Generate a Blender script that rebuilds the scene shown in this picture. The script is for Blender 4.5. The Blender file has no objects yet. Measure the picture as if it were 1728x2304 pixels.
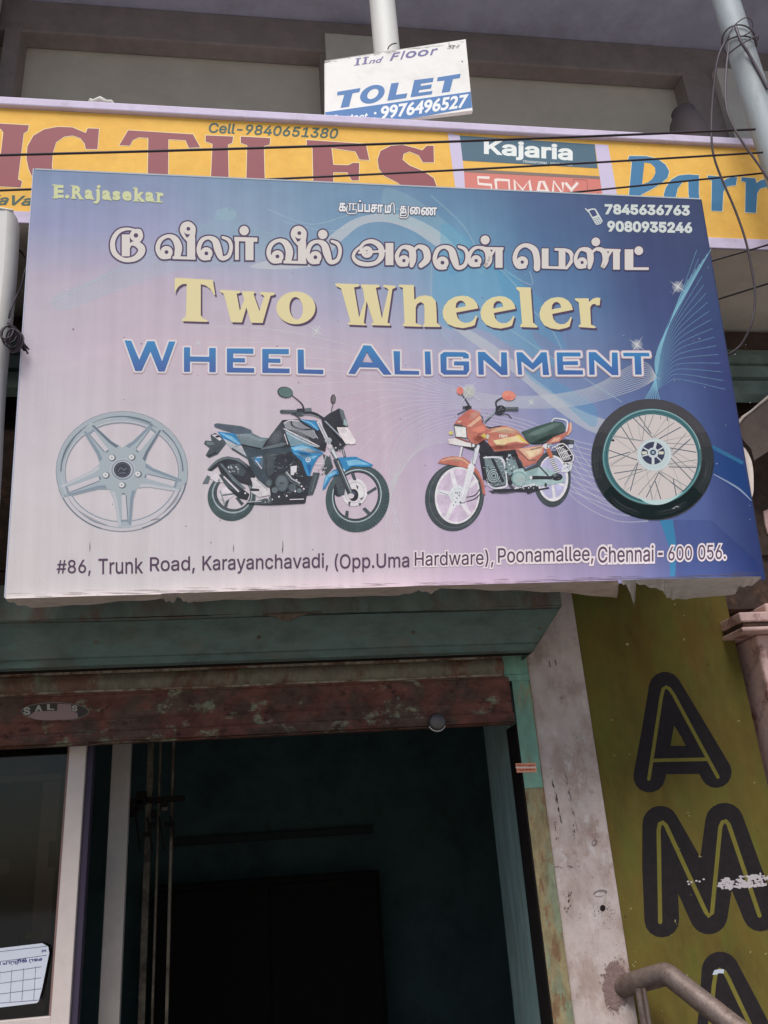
import bpy, math, random, os
from mathutils import Vector, Matrix
from mathutils.geometry import tessellate_polygon, delaunay_2d_cdt
random.seed(7)
S = bpy.context.scene
COL = S.collection

# ------------------------------------------------------------------ camera, world, sun, exposure
R = ((0.98921468, 0.01130933, -0.14603567), (-0.130704, -0.38185623, -0.91493294), (-0.06611191, 0.92415254, -0.37625961))
R = Matrix(R)
EYE = Vector((0, 0, 1.55))
FPX = 1930.0                                   # focal length in pixels of the 1728 x 2304 photograph
cd = bpy.data.cameras.new('camera'); cam = bpy.data.objects.new('camera', cd); COL.objects.link(cam)
cd.sensor_fit = 'VERTICAL'; cd.sensor_height = 24.0; cd.lens = 24.0 * FPX / 2304.0
cd.clip_start = 0.05; cd.clip_end = 2000
cam.matrix_world = Matrix.Translation(EYE) @ R.to_4x4()
S.camera = cam

W = bpy.data.worlds.new('World'); S.world = W; W.use_nodes = True
wn = W.node_tree; bg = wn.nodes['Background']
sky = wn.nodes.new('ShaderNodeTexSky'); sky.sky_type = 'NISHITA'; sky.sun_disc = False
SUN_EL, SUN_AZ = 59, 192
sky.sun_elevation = math.radians(SUN_EL); sky.sun_rotation = math.radians(SUN_AZ)
sky.dust_density = 2.0; sky.air_density = 1.0; sky.ozone_density = 1.0
wn.links.new(sky.outputs[0], bg.inputs[0]); bg.inputs[1].default_value = 0.05
sl = bpy.data.lights.new('sun', 'SUN'); so = bpy.data.objects.new('sun', sl); COL.objects.link(so)
sl.energy = 2.3; sl.angle = math.radians(40); sl.color = (1.0, 0.985, 0.955)
e, a = math.radians(SUN_EL), math.radians(SUN_AZ)
so.rotation_euler = Vector((math.sin(a)*math.cos(e), math.cos(a)*math.cos(e), math.sin(e))).to_track_quat('Z', 'Y').to_euler()
so.location = (0, -8, 12)
S.view_settings.view_transform = 'Standard'; S.view_settings.look = 'None'
S.view_settings.exposure = 0.68; S.view_settings.gamma = 1.0

# ------------------------------------------------------------------ helpers
def ray(x, y):
    return (R @ Vector((x - 864.0, -(y - 1152.0), -FPX))).normalized()
def at(x, y, Y):
    d = ray(x, y); return EYE + d * (Y / d.y)

def lin(c):
    def f(v):
        v /= 255.0
        return v/12.92 if v <= 0.04045 else ((v+0.055)/1.055)**2.4
    return tuple(f(v) for v in c)

KLIT = 0.86
MATS = {}
def base(c, k): return tuple(min(0.9, v/k) for v in lin(c)) + (1.0,)
def mat(name, c, k=KLIT, rough=0.75, metal=0.0, spec=0.25, var=0.0, scale=6.0, stretch=(1, 1, 1), second=None, cover=0.5,
        edge=0.06, bump=0.0, bscale=60.0, grime=0.0, gscale=2.0, gcol=(40, 34, 30)):
    """painted / plastered surface: base colour, patches of a second colour, mottling, grime and fine bump"""
    if name in MATS: return MATS[name]
    m = bpy.data.materials.new(name); m.use_nodes = True
    nt = m.node_tree; N = nt.nodes; L = nt.links; b = N['Principled BSDF']
    b.inputs['Roughness'].default_value = rough; b.inputs['Metallic'].default_value = metal
    b.inputs['Specular IOR Level'].default_value = spec
    bc = base(c, k)
    if not (var or second or bump or grime):
        b.inputs['Base Color'].default_value = bc
        MATS[name] = m; return m
    tc = N.new('ShaderNodeTexCoord'); mp = N.new('ShaderNodeMapping'); mp.inputs['Scale'].default_value = stretch
    L.new(tc.outputs['Object'], mp.inputs[0])
    rgb = N.new('ShaderNodeRGB'); rgb.outputs[0].default_value = bc
    cur = rgb.outputs[0]
    def noise(sc, det=6, rg=0.6, off=0):
        n = N.new('ShaderNodeTexNoise'); n.inputs['Scale'].default_value = sc; n.inputs['Detail'].default_value = det
        n.inputs['Roughness'].default_value = rg
        if off:
            ad = N.new('ShaderNodeVectorMath'); ad.operation = 'ADD'; ad.inputs[1].default_value = (off, off*1.7, off*0.6)
            L.new(mp.outputs[0], ad.inputs[0]); L.new(ad.outputs[0], n.inputs[0])
        else: L.new(mp.outputs[0], n.inputs[0])
        return n.outputs[0]
    def ramp(v, lo, hi):
        r = N.new('ShaderNodeMapRange'); r.inputs[1].default_value = lo; r.inputs[2].default_value = hi; r.interpolation_type = 'SMOOTHSTEP'
        L.new(v, r.inputs[0]); return r.outputs[0]
    def mix(f, a_, b_, typ='MIX'):
        x = N.new('ShaderNodeMix'); x.data_type = 'RGBA'; x.blend_type = typ
        if isinstance(f, float): x.inputs[0].default_value = f
        else: L.new(f, x.inputs[0])
        for s, v in ((6, a_), (7, b_)):
            if isinstance(v, tuple): x.inputs[s].default_value = v
            else: L.new(v, x.inputs[s])
        return x.outputs[2]
    if second:
        for q, sc2 in enumerate(second if isinstance(second, list) else [second]):
            cv = cover if not isinstance(cover, list) else cover[q]
            t = 0.5 + (0.5 - cv) * 0.55
            cur = mix(ramp(noise(scale*(1+q*0.7), 9, 0.68, 3.1*q), t-edge, t+edge), cur, base(sc2, k))
    if grime:
        g = ramp(noise(gscale, 8, 0.7, 11.3), 0.45, 0.75)
        gm = N.new('ShaderNodeMath'); gm.operation = 'MULTIPLY'; gm.inputs[1].default_value = grime; L.new(g, gm.inputs[0])
        cur = mix(gm.outputs[0], cur, base(gcol, k))
    if var:
        v1 = ramp(noise(scale*2.3, 8, 0.7, 5.7), 0.25, 0.75)
        sc = N.new('ShaderNodeMapRange'); sc.inputs[3].default_value = 1-var; sc.inputs[4].default_value = 1+var; L.new(v1, sc.inputs[0])
        hs = N.new('ShaderNodeHueSaturation'); L.new(sc.outputs[0], hs.inputs['Value']); L.new(cur, hs.inputs['Color']); cur = hs.outputs[0]
    L.new(cur, b.inputs['Base Color'])
    if bump:
        bp = N.new('ShaderNodeBump'); bp.inputs['Strength'].default_value = bump; bp.inputs['Distance'].default_value = 0.01
        L.new(noise(bscale, 6, 0.65, 2.2), bp.inputs['Height']); L.new(bp.outputs[0], b.inputs['Normal'])
    MATS[name] = m; return m

PRINT = [False]
def ink(c, k=KLIT):
    if PRINT[0]: return mat('print_%d_%d_%d' % tuple(c), c, k, rough=0.6, spec=0.2, var=0.14, scale=19, second=tuple(min(255, v*1.08+8) for v in c), cover=0.4, edge=0.2)
    return mat('ink_%d_%d_%d_%d' % (tuple(c)+(int(k*100),)), c, k, rough=0.6, spec=0.2)
def film(c, alpha):
    """translucent printed overlay"""
    key = 'film_%d_%d_%d_%d' % (c[0], c[1], c[2], int(alpha*100))
    if key in MATS: return MATS[key]
    m = bpy.data.materials.new(key); m.use_nodes = True; nt = m.node_tree; b = nt.nodes['Principled BSDF']
    b.inputs['Base Color'].default_value = base(c, KLIT); b.inputs['Roughness'].default_value = 0.7
    b.inputs['Specular IOR Level'].default_value = 0.1; b.inputs['Alpha'].default_value = alpha
    MATS[key] = m; return m

def tag(o, label=None, cat=None, group=None, kind=None):
    if label: o['label'] = label
    if cat: o['category'] = cat
    if group: o['group'] = group
    if kind: o['kind'] = kind
    return o
def empty(name, loc=(0, 0, 0), mw=None, parent=None):
    o = bpy.data.objects.new(name, None); COL.objects.link(o); o.empty_display_size = 0.1
    if mw is not None: o.matrix_world = mw
    else: o.location = loc
    if parent: o.parent = parent
    return o

class MB:
    """collects shapes, links them as ONE mesh object"""
    def __init__(s): s.v = []; s.f = []; s.m = []; s.ms = []; s.sm = []
    def mi(s, m):
        if m not in s.ms: s.ms.append(m)
        return s.ms.index(m)
    def add(s, vs, fs, m, smooth=False):
        o = len(s.v); i = s.mi(m); s.v += [tuple(p) for p in vs]
        for f in fs: s.f.append(tuple(q+o for q in f)); s.m.append(i); s.sm.append(smooth)
        return s
    def box(s, x0, x1, y0, y1, z0, z1, m):
        vs = [(x, y, z) for x in (x0, x1) for y in (y0, y1) for z in (z0, z1)]
        return s.add(vs, [(0, 1, 3, 2), (4, 6, 7, 5), (0, 4, 5, 1), (2, 3, 7, 6), (0, 2, 6, 4), (1, 5, 7, 3)], m)
    def extrude(s, loop, dvec, m):
        """loop of 3d points, extruded along dvec, capped"""
        n = len(loop); d = Vector(dvec); vs = [Vector(p) for p in loop] + [Vector(p)+d for p in loop]
        fs = [(i, (i+1) % n, n+(i+1) % n, n+i) for i in range(n)]
        tri = tessellate_polygon([[Vector(p) for p in loop]])
        fs += [tuple(t) for t in tri] + [tuple(n+q for q in reversed(t)) for t in tri]
        return s.add(vs, fs, m)
    def tube(s, pts, r, m, seg=10, smooth=True, cap=True):
        pts = [Vector(p) for p in pts]; rs = r if isinstance(r, (list, tuple)) else [r]*len(pts)
        vs = []; up = None
        for i, p in enumerate(pts):
            t = (pts[min(i+1, len(pts)-1)] - pts[max(i-1, 0)]).normalized()
            if up is None:
                up = Vector((0, 0, 1)) if abs(t.z) < 0.9 else Vector((1, 0, 0))
            b_ = t.cross(up).normalized(); up = b_.cross(t).normalized()
            for k in range(seg):
                a_ = 2*math.pi*k/seg; vs.append(p + (b_*math.cos(a_) + up*math.sin(a_))*rs[i])
        fs = [(i*seg+k, i*seg+(k+1) % seg, (i+1)*seg+(k+1) % seg, (i+1)*seg+k) for i in range(len(pts)-1) for k in range(seg)]
        s.add(vs, fs, m, smooth)
        if cap:
            s.add(vs[:seg], [tuple(range(seg))[::-1]], m); s.add(vs[-seg:], [tuple(range(seg))], m)
        return s
    def lathe(s, prof, m, seg=20, axis='Z', c=(0, 0, 0), smooth=True):
        vs = []
        for r, h in prof:
            for k in range(seg):
                a_ = 2*math.pi*k/seg; x, y = r*math.cos(a_), r*math.sin(a_)
                q = (x, y, h) if axis == 'Z' else (x, -h, y)
                vs.append((q[0]+c[0], q[1]+c[1], q[2]+c[2]))
        fs = [(i*seg+k, i*seg+(k+1) % seg, (i+1)*seg+(k+1) % seg, (i+1)*seg+k) for i in range(len(prof)-1) for k in range(seg)]
        return s.add(vs, fs, m, smooth)
    def build(s, name, parent=None, bevel=0.0):
        me = bpy.data.meshes.new(name); me.from_pydata(s.v, [], s.f)
        for m in s.ms: me.materials.append(m)
        me.polygons.foreach_set('material_index', s.m); me.polygons.foreach_set('use_smooth', s.sm); me.update()
        o = bpy.data.objects.new(name, me); COL.objects.link(o)
        if parent: o.parent = parent
        if bevel:
            bv = o.modifiers.new('bevel', 'BEVEL'); bv.width = bevel; bv.segments = 2; bv.limit_method = 'ANGLE'
        return o

def catmull(pts, n=6, closed=False):
    if len(pts) < 3: return list(pts)
    out = []; N_ = len(pts); rng = N_ if closed else N_-1
    g = (lambda i: pts[i % N_]) if closed else (lambda i: pts[max(0, min(N_-1, i))])
    for i in range(rng):
        p0, p1, p2, p3 = g(i-1), g(i), g(i+1), g(i+2)
        for k in range(n):
            t = k/n
            out.append(tuple(0.5*((2*b)+(-a_+c)*t+(2*a_-5*b+4*c-d)*t*t+(-a_+3*b-3*c+d)*t**3) for a_, b, c, d in zip(p0, p1, p2, p3)))
    if not closed: out.append(tuple(pts[-1]))
    return out

FONTDIR = bpy.utils.system_resource('DATAFILES', path='fonts') or ''
_cc = {}
def area(l): return 0.5*sum(l[i][0]*l[(i+1) % len(l)][1]-l[(i+1) % len(l)][0]*l[i][1] for i in range(len(l)))
def inside(p, l):
    c = False; j = len(l)-1
    for i in range(len(l)):
        if (l[i][1] > p[1]) != (l[j][1] > p[1]) and p[0] < (l[j][0]-l[i][0])*(p[1]-l[i][1])/(l[j][1]-l[i][1])+l[i][0]: c = not c
        j = i
    return c
def contours(text, font=None):
    """outlines of a text as [(outer, [holes])]"""
    key = (text, font)
    if key in _cc: return _cc[key]
    c = bpy.data.curves.new('lettering', 'FONT'); c.body = text
    if font:
        try: c.font = bpy.data.fonts.load(os.path.join(FONTDIR, font), check_existing=True)
        except Exception: pass
    o = bpy.data.objects.new('lettering', c); COL.objects.link(o)
    dg = bpy.context.evaluated_depsgraph_get(); oe = o.evaluated_get(dg); k = oe.to_curve(dg)
    loops = []
    for sp in k.splines:
        P = list(sp.bezier_points); l = []
        for i in range(len(P)):
            a_, b_ = P[i], P[(i+1) % len(P)]
            p0, p1, p2, p3 = a_.co, a_.handle_right, b_.handle_left, b_.co
            st = (p1-p0).cross(p3-p0).length < 1e-5 and (p2-p0).cross(p3-p0).length < 1e-5
            for q in range(1 if st else 5):
                t = q/5.0; u = 1-t
                v = p0*u**3 + p1*3*u*u*t + p2*3*u*t*t + p3*t**3
                if not l or (abs(v.x-l[-1][0])+abs(v.y-l[-1][1])) > 1e-4: l.append((v.x, v.y))
        if len(l) > 2: loops.append(l)
    oe.to_curve_clear(); bpy.data.objects.remove(o)
    if not loops: _cc[key] = []; return []
    sg = area(max(loops, key=lambda l: abs(area(l)))) > 0
    outs = [[l if area(l) > 0 else l, []] for l in loops if (area(l) > 0) == sg]
    for l in loops:
        if (area(l) > 0) != sg:
            cand = [q for q in outs if inside(l[0], q[0])]
            if cand: min(cand, key=lambda q: abs(area(q[0])))[1].append(l)
    _cc[key] = outs
    return outs
def grow(l, d):
    """offset a loop outward (d > 0 enlarges a counter-clockwise loop)"""
    n = len(l); sgn = 1 if area(l) > 0 else -1; out = []
    for i in range(n):
        a_, b_, c_ = l[i-1], l[i], l[(i+1) % n]
        e1 = (b_[0]-a_[0], b_[1]-a_[1]); e2 = (c_[0]-b_[0], c_[1]-b_[1])
        l1 = math.hypot(*e1) or 1e-9; l2 = math.hypot(*e2) or 1e-9
        n1 = (e1[1]/l1, -e1[0]/l1); n2 = (e2[1]/l2, -e2[0]/l2)
        nx, ny = n1[0]+n2[0], n1[1]+n2[1]; L_ = math.hypot(nx, ny)
        if L_ < 1e-6: nx, ny, L_ = n1[0], n1[1], 1
        k = min(1.8, 2.0/max(L_, 0.3)) if L_ > 0 else 1
        out.append((b_[0]+sgn*d*nx/L_*k, b_[1]+sgn*d*ny/L_*k))
    return out

class Frame:
    """a flat surface in the place; turns photo pixels into its own metres"""
    def __init__(s, O, U, V):
        s.O = Vector(O); s.U = Vector(U).normalized(); s.V = Vector(V).normalized(); s.N = s.U.cross(s.V).normalized()
        s.mw = Matrix((( s.U.x, s.V.x, s.N.x, s.O.x), (s.U.y, s.V.y, s.N.y, s.O.y), (s.U.z, s.V.z, s.N.z, s.O.z), (0, 0, 0, 1)))
    def loc(s, x, y):
        d = ray(x, y); t = s.N.dot(s.O-EYE)/s.N.dot(d); p = EYE+d*t-s.O
        return (p.dot(s.U), p.dot(s.V))

class Art(MB):
    """flat lettering and pictures printed or painted on a surface, in thin layers"""
    def __init__(s, frame, h=0.0004, dh=0.000006):
        super().__init__(); s.fr = frame; s.h = h; s.dh = dh; s.z = (0, 0, 1)
    def zoom(s, ox, oy, k): s.z = (ox, oy, k); return s
    def L(s, p): return s.fr.loc(s.z[0]+p[0]/s.z[2], s.z[1]+p[1]/s.z[2])
    def raw(s, loops, m):
        vs = [[Vector((x, y, s.h)) for x, y in l] for l in loops]
        try: tri = tessellate_polygon(vs)
        except Exception: return s
        flat = [v for l in vs for v in l]; fs = []
        for t in tri:
            a_, b_, c_ = (flat[q] for q in t)
            ar = (b_.x-a_.x)*(c_.y-a_.y)-(c_.x-a_.x)*(b_.y-a_.y)
            if abs(ar) < 1e-12: continue
            fs.append(tuple(t) if ar > 0 else tuple(reversed(t)))
        s.add(flat, fs, m); s.h += s.dh; return s
    def rawnz(s, loops, m):
        """fill by winding number: outlines may overlap themselves"""
        vs, es = [], []
        for l in loops:
            o = len(vs); vs += [Vector(p) for p in l]; es += [(o+i, o+(i+1) % len(l)) for i in range(len(l))]
        v2, _, f2 = delaunay_2d_cdt(vs, es, [], 0, 1e-7)[:3]
        fs = []
        for f in f2:
            cx, cy = sum(v2[q].x for q in f)/len(f), sum(v2[q].y for q in f)/len(f); wn_ = 0
            for l in loops:
                ax, ay = l[-1]
                for bx, by in l:
                    if (ay <= cy) != (by <= cy) and (ax+(cy-ay)*(bx-ax)/(by-ay)) > cx: wn_ += 1 if by > ay else -1
                    ax, ay = bx, by
            if wn_: fs.append(tuple(f))
        s.add([(p.x, p.y, s.h) for p in v2], fs, m); s.h += s.dh; return s
    def poly(s, pts, m, holes=(), smooth=False):
        ls = [pts]+list(holes)
        if smooth: ls = [catmull(l, 4, True) for l in ls]
        return s.raw([[s.L(p) for p in l] for l in ls], m)
    def ell(s, cx, cy, rx, ry, m, rot=0, hole=None, n=40):
        def lp(cx, cy, rx, ry, rot):
            c, q = math.cos(math.radians(rot)), math.sin(math.radians(rot))
            return [(cx+rx*math.cos(t)*c-ry*math.sin(t)*q, cy+rx*math.cos(t)*q+ry*math.sin(t)*c) for t in (2*math.pi*i/n for i in range(n))]
        return s.poly(lp(cx, cy, rx, ry, rot), m, [lp(*hole)] if hole else ())
    def vs(s, pts, m, smooth=True, n=6, caps=True, extra=0.0):
        """stroke with a width at each point: (x, y, w)"""
        P = catmull(pts, n) if smooth and len(pts) > 2 else list(pts)
        Q = []
        for i, p in enumerate(P):
            a_ = P[max(i-1, 0)]; b_ = P[min(i+1, len(P)-1)]; dx, dy = b_[0]-a_[0], b_[1]-a_[1]; l = math.hypot(dx, dy) or 1
            w = (p[2]+extra*2)/2; nx, ny = -dy/l*w, dx/l*w
            Q.append(((p[0]+nx, p[1]+ny), (p[0]-nx, p[1]-ny)))
        vs_, fs = [], []; N_ = len(Q)
        for i, (l_, r_) in enumerate(Q):
            hh = s.h + s.dh*0.8*i/N_
            for q in (l_, r_): x, y = s.L(q); vs_.append((x, y, hh))
        for i in range(N_-1): fs.append((2*i, 2*i+1, 2*i+3, 2*i+2))
        if caps:
            for end in (0, N_-1):
                p = P[end]; q = P[1] if end == 0 else P[-2]; w = (p[2]+extra*2)/2
                a0 = math.atan2(p[1]-q[1], p[0]-q[0]); base_ = len(vs_); k = 9
                hh = s.h + s.dh*0.8*end/N_
                for j in range(k):
                    t = a0 - math.pi/2 + math.pi*j/(k-1); x, y = s.L((p[0]+w*math.cos(t), p[1]+w*math.sin(t))); vs_.append((x, y, hh))
                fs.append(tuple(range(base_, base_+k)))
        s.add(vs_, fs, m); s.h += 2*s.dh; return s
    def line(s, pts, w, m, smooth=False, caps=False, n=6):
        return s.vs([(x, y, w) for x, y in pts], m, smooth, n, caps)
    def text(s, t, quad, m, font='Inter.woff2', g=0.0, shear=0.0, border=None, bw=0.04):
        """lettering whose ink box fills the quad TL, TR, BR, BL"""
        C = contours(t, font)
        if not C: return s
        C = [([(x+shear*y, y) for x, y in o], [[(x+shear*y, y) for x, y in h] for h in hs]) for o, hs in C]
        xs = [p[0] for o, _ in C for p in o]; ys = [p[1] for o, _ in C for p in o]
        x0, x1, y0, y1 = min(xs)-g, max(xs)+g, min(ys)-g, max(ys)+g
        TL, TR, BR, BL = quad
        def mp(p):
            u = (p[0]-x0)/(x1-x0); v = (y1-p[1])/(y1-y0)
            return tuple((1-v)*((1-u)*TL[k]+u*TR[k])+v*((1-u)*BL[k]+u*BR[k]) for k in (0, 1))
        def layer(gg, mm):
            h0 = s.h
            for i, (o, hs) in enumerate(C):
                s.h = h0 + 0.000004*(i % 6)
                ho = []
                for h in hs:
                    if gg:
                        q = grow(h, -gg)
                        if area(q)*area(h) > 0 and abs(area(q)) > 0.12*abs(area(h)) and abs(area(q)) < abs(area(h)): ho.append(q)
                    else: ho.append(h)
                s.rawnz([[s.L(mp(p)) for p in l] for l in [grow(o, gg) if gg else o]+ho], mm)
            s.h = h0 + 0.00003
        if border: layer(g+bw, border)
        layer(g, m); return s

TILT = math.radians(7.0)
UX = (1, 0, 0)
BW = Matrix.Translation((0, 3.5, 0))
def put(o, F, pw):
    o.matrix_basis = pw.inverted() @ F.mw; return o
def wall_frame(Y): return Frame((0, Y, 0), UX, (0, 0, 1))

# ------------------------------------------------------------------ ground
asphalt = mat('asphalt', (150, 147, 142), 1.0, 0.9, var=0.25, scale=20, bump=0.3, bscale=90)
concrete = mat('paving', (84, 80, 76), 1.0, 0.9, var=0.2, scale=6, grime=0.4, bump=0.2)
tag(MB().box(-60, 60, -60, 0.4, -0.3, -0.12, asphalt).build('road'), kind='structure')
tag(MB().box(-60, 60, 0.4, 3.3, -0.3, 0.0, concrete).build('pavement', bevel=0.01), kind='structure')

# ------------------------------------------------------------------ building
plaster = mat('plaster', (170, 156, 151), 0.62, 0.9, var=0.08, scale=7, stretch=(1, 1, 0.7), second=[(148, 130, 122), (124, 98, 90), (180, 173, 172)], cover=[0.42, 0.2, 0.24], edge=0.1, grime=0.5, gscale=5, gcol=(116, 96, 90), bump=0.25, bscale=45)
pinkplaster = mat('pink_plaster', (176, 148, 142), 0.56, 0.9, var=0.12, scale=8, second=[(120, 84, 78), (90, 50, 46)], cover=[0.35, 0.1], edge=0.08, bump=0.3, bscale=40)
greenwall = mat('olive_paint', (102, 90, 42), 0.76, 0.85, var=0.12, scale=5, second=[(102, 80, 36), (92, 96, 40)], cover=[0.36, 0.3], edge=0.2, stretch=(1, 1, 0.45), grime=0.6, gscale=4, gcol=(72, 58, 28), bump=0.15, bscale=50)
darkconc = mat('sooty_concrete', (66, 54, 48), 0.7, 0.95, var=0.3, scale=9, second=(96, 74, 60), cover=0.3, edge=0.1, bump=0.5, bscale=30)
teal_in = mat('teal_room_paint', (92, 116, 118), 0.95, 0.8, var=0.15, scale=3, grime=0.5, gscale=2.5, gcol=(52, 66, 68))
teal_jamb = mat('teal_jamb_paint', (122, 146, 146), 0.62, 0.75, var=0.2, scale=4, stretch=(3, 3, 0.6), second=(112, 122, 116), cover=0.36, edge=0.2, grime=0.3, gcol=(50, 66, 70), bump=0.1)
soffit = mat('soffit_plaster', (222, 208, 196), 0.78, 0.9, var=0.06, scale=3, grime=0.3, gcol=(100, 90, 84))
darkslab = mat('dark_slab', (138, 139, 158), 0.72, 0.9, var=0.12, scale=2, grime=0.3, gcol=(80, 76, 80), bump=0.1)
beam_m = mat('beam_paint', (120, 112, 112), 0.8, 0.9, var=0.12, scale=4, grime=0.3, gcol=(60, 54, 56))
beige = mat('balcony_wall_paint', (172, 167, 158), 0.8, 0.9, var=0.05, scale=3, grime=0.2, gcol=(120, 114, 104))
pale = mat('pale_column_paint', (168, 166, 162), 0.8, 0.9, var=0.06, scale=3, grime=0.25, gcol=(120, 116, 112))
lilac = mat('lilac_border_paint', (200, 188, 210), KLIT, 0.85, var=0.05, scale=8, second=(176, 164, 178), cover=0.25, edge=0.15, bump=0.1)
yellow = mat('yellow_paint', (252, 197, 97), 1.06, 0.8, var=0.05, scale=7, second=(246, 186, 88), cover=0.35, edge=0.2, grime=0.25, gscale=12, gcol=(222, 160, 88), bump=0.12, bscale=40)
black_in = mat('dark_wood', (40, 34, 32), 1.0, 0.8, var=0.2)

bld = tag(empty('shop_building', (0, 3.5, 0)), 'two storey plastered shop building with teal doorway, olive painted side wall and dark balcony above', 'building')
def bpart(name, *boxes, bevel=0.0):
    b = MB()
    for q in boxes: x0, x1, y0, y1, z0, z1, m = q; b.box(x0, x1, y0-3.5, y1-3.5, z0, z1, m)
    return b.build(name, bld, bevel)
pil = bpart('plaster_pillar', (1.118, 1.3635, 3.478, 3.60, 0, 2.75, plaster), bevel=0.006)
gw = bpart('painted_wall', (1.3645, 2.092, 3.50, 3.62, 0, 2.75, greenwall))
gw['label'] = 'olive green wall with black hand painted letters'
bpart('side_pillar', (2.135, 3.4, 3.40, 3.62, 0, 2.352, pinkplaster), (2.225, 3.4, 3.42, 3.62, 2.441, 2.50, pinkplaster), bevel=0.012)
bpart('ledge', (2.035, 3.4, 3.33, 3.62, 2.354, 2.372, pinkplaster), (2.05, 3.4, 3.345, 3.62, 2.373, 2.395, darkconc), (2.04, 3.4, 3.335, 3.62, 2.396, 2.438, pinkplaster), bevel=0.006)
bpart('recess_wall', (2.093, 2.134, 3.58, 3.62, 0, 2.75, darkconc))
bpart('upper_wall', (-3.6, 4.4, 3.50, 3.62, 2.752, 3.985, darkconc), (2.094, 4.4, 3.521, 3.62, 2.502, 2.7515, darkconc))
bpart('lintel', (-3.4, 1.116, 3.505, 3.62, 2.30, 2.75, darkconc))
bpart('left_pier', (-3.4, -1.45, 3.48, 3.62, 0, 2.298, plaster))
# inside the shop
bpart('door_jamb', (1.036, 1.117, 3.602, 4.0, 0, 2.6, teal_jamb))
bpart('back_wall', (-3.4, 3.4, 6.5, 6.6, 0, 3.0, teal_in))
bpart('side_wall', (-3.4, -3.3, 3.63, 6.49, 0, 3.0, teal_in)); bpart('side_wall', (2.3, 2.4, 3.63, 6.49, 0, 3.0, teal_in))
bpart('ceiling', (-3.4, 3.4, 3.63, 6.6, 3.02, 3.12, teal_in))
bpart('shop_floor', (-3.4, 3.4, 3.31, 6.6, -0.2, 0.05, mat('shop_floor_cement', (70, 66, 62), 1.0, 0.8, var=0.2)))
bpart('inner_lintel', (-3.3, 1.117, 3.63, 3.80, 2.34, 3.0, teal_in))
# balcony
par = bpart('balcony_parapet', (-4.0781, 4.9844, 2.9000, 3.0178, 4.0159, 4.6240, yellow), (-4.0781, 4.9844, 2.9000, 3.0178, 4.0068, 4.0155, soffit))
bpart('coping', (-4.0781, 4.9844, 2.8801, 3.0359, 4.6258, 4.6711, lilac), bevel=0.006)
bpart('parapet_lower_band', (-4.0781, 4.9844, 2.8873, 2.8991, 4.0064, 4.0657, lilac), bevel=0.003)
bpart('balcony_slab', (-4.0781, 4.9844, 3.0187, 5.9812, 4.0068, 4.1237, soffit))
bpart('balcony_back_wall', (-4.0781, 4.9844, 4.0781, 4.1869, 4.1328, 6.6703, beige))
bpart('beam', (-4.0781, 4.9844, 3.9512, 4.0763, 6.3758, 6.6431, beam_m), bevel=0.01)
bpart('upper_slab', (-4.0781, 4.9844, 2.8275, 4.5312, 6.6449, 6.8062, darkslab))
bpart('dark_post', (-1.4772, -1.3866, 3.9331, 4.0772, 4.1328, 6.3740, beam_m))
bpart('dark_post', (0.4305, 0.4622, 3.9694, 4.0772, 4.1328, 6.3740, beam_m))
bpart('dark_post', (2.9000, 3.1175, 3.9512, 4.0772, 4.1328, 6.3740, beam_m))
bpart('pale_column', (0.4640, 0.8609, 3.9150, 4.0772, 4.1328, 6.4891, pale))
bpart('pale_column', (3.1193, 3.9875, 3.8969, 4.0772, 4.1328, 6.3984, pale))
bpart('pale_column', (-2.3562, -1.5044, 3.5344, 3.8969, 4.1328, 6.5797, pale))

# lettering on the parapet (painted, so it is part of the parapet)
F_par = wall_frame(2.9)
P = Art(F_par, 0.0006)
PK = 1.12
lil_i, mar, grn, blu = ink((196, 184, 208)), ink((160, 92, 98), PK), ink((80, 106, 98), PK), ink((80, 136, 178), PK)
cream_e = ink((240, 214, 170))
def out(polyfn, pts, m, g, m2):
    """letter with a thin pale border"""
    polyfn(grow(pts, g if True else 0), m2); polyfn(pts, m)
P.zoom(0, 230, 3.318)
big = [
 [(-30, 158), (217, 172), (207, 215), (178, 232), (135, 575), (165, 590), (155, 638), (-90, 625), (-85, 590), (-40, 575), (8, 370), (25, 225), (5, 200), (-30, 190)],
 [(655, 195), (740, 198), (728, 352), (640, 350), (632, 310), (600, 270), (545, 250), (480, 258), (420, 300), (395, 380), (388, 480), (420, 640), (330, 680), (250, 580), (215, 500), (197, 420), (205, 330), (250, 250), (330, 203), (430, 184), (540, 188), (640, 230)],
 [(957, 210), (1440, 240), (1495, 338), (1410, 342), (1385, 285), (1258, 278), (1254, 740), (1100, 740), (1107, 268), (1035, 264), (992, 285), (970, 326), (890, 322)]]
for l in big: out(P.poly, l, mar, 4, cream_e)
P.zoom(0, 0, 1.92)
for l in ([(888, 585), (1008, 590), (1003, 618), (985, 625), (990, 860), (907, 860), (918, 622), (888, 612)],
          [(1040, 590), (1168, 597), (1165, 625), (1140, 632), (1146, 860), (1062, 860), (1068, 628), (1040, 618)],
          [(1325, 605), (1580, 622), (1595, 692), (1553, 690), (1535, 655), (1432, 640), (1440, 712), (1505, 714), (1524, 704), (1552, 704), (1550, 780), (1520, 780), (1500, 745), (1440, 745), (1440, 870), (1355, 870), (1350, 640), (1325, 630)]):
    out(P.poly, l, mar, 2.5, cream_e)
P.zoom(864, 0, 1.92)
out(P.poly, [(-28, 690), (-15, 652), (30, 630), (80, 626), (135, 640), (165, 650), (185, 630), (214, 630), (216, 702), (168, 702), (150, 672), (110, 655), (85, 665), (80, 690), (110, 715), (170, 740), (215, 770), (232, 820), (225, 860), (60, 880), (90, 820), (60, 790), (0, 760), (-22, 730)], mar, 2.5, cream_e)
P.zoom(0, 0, 1.92)
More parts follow.
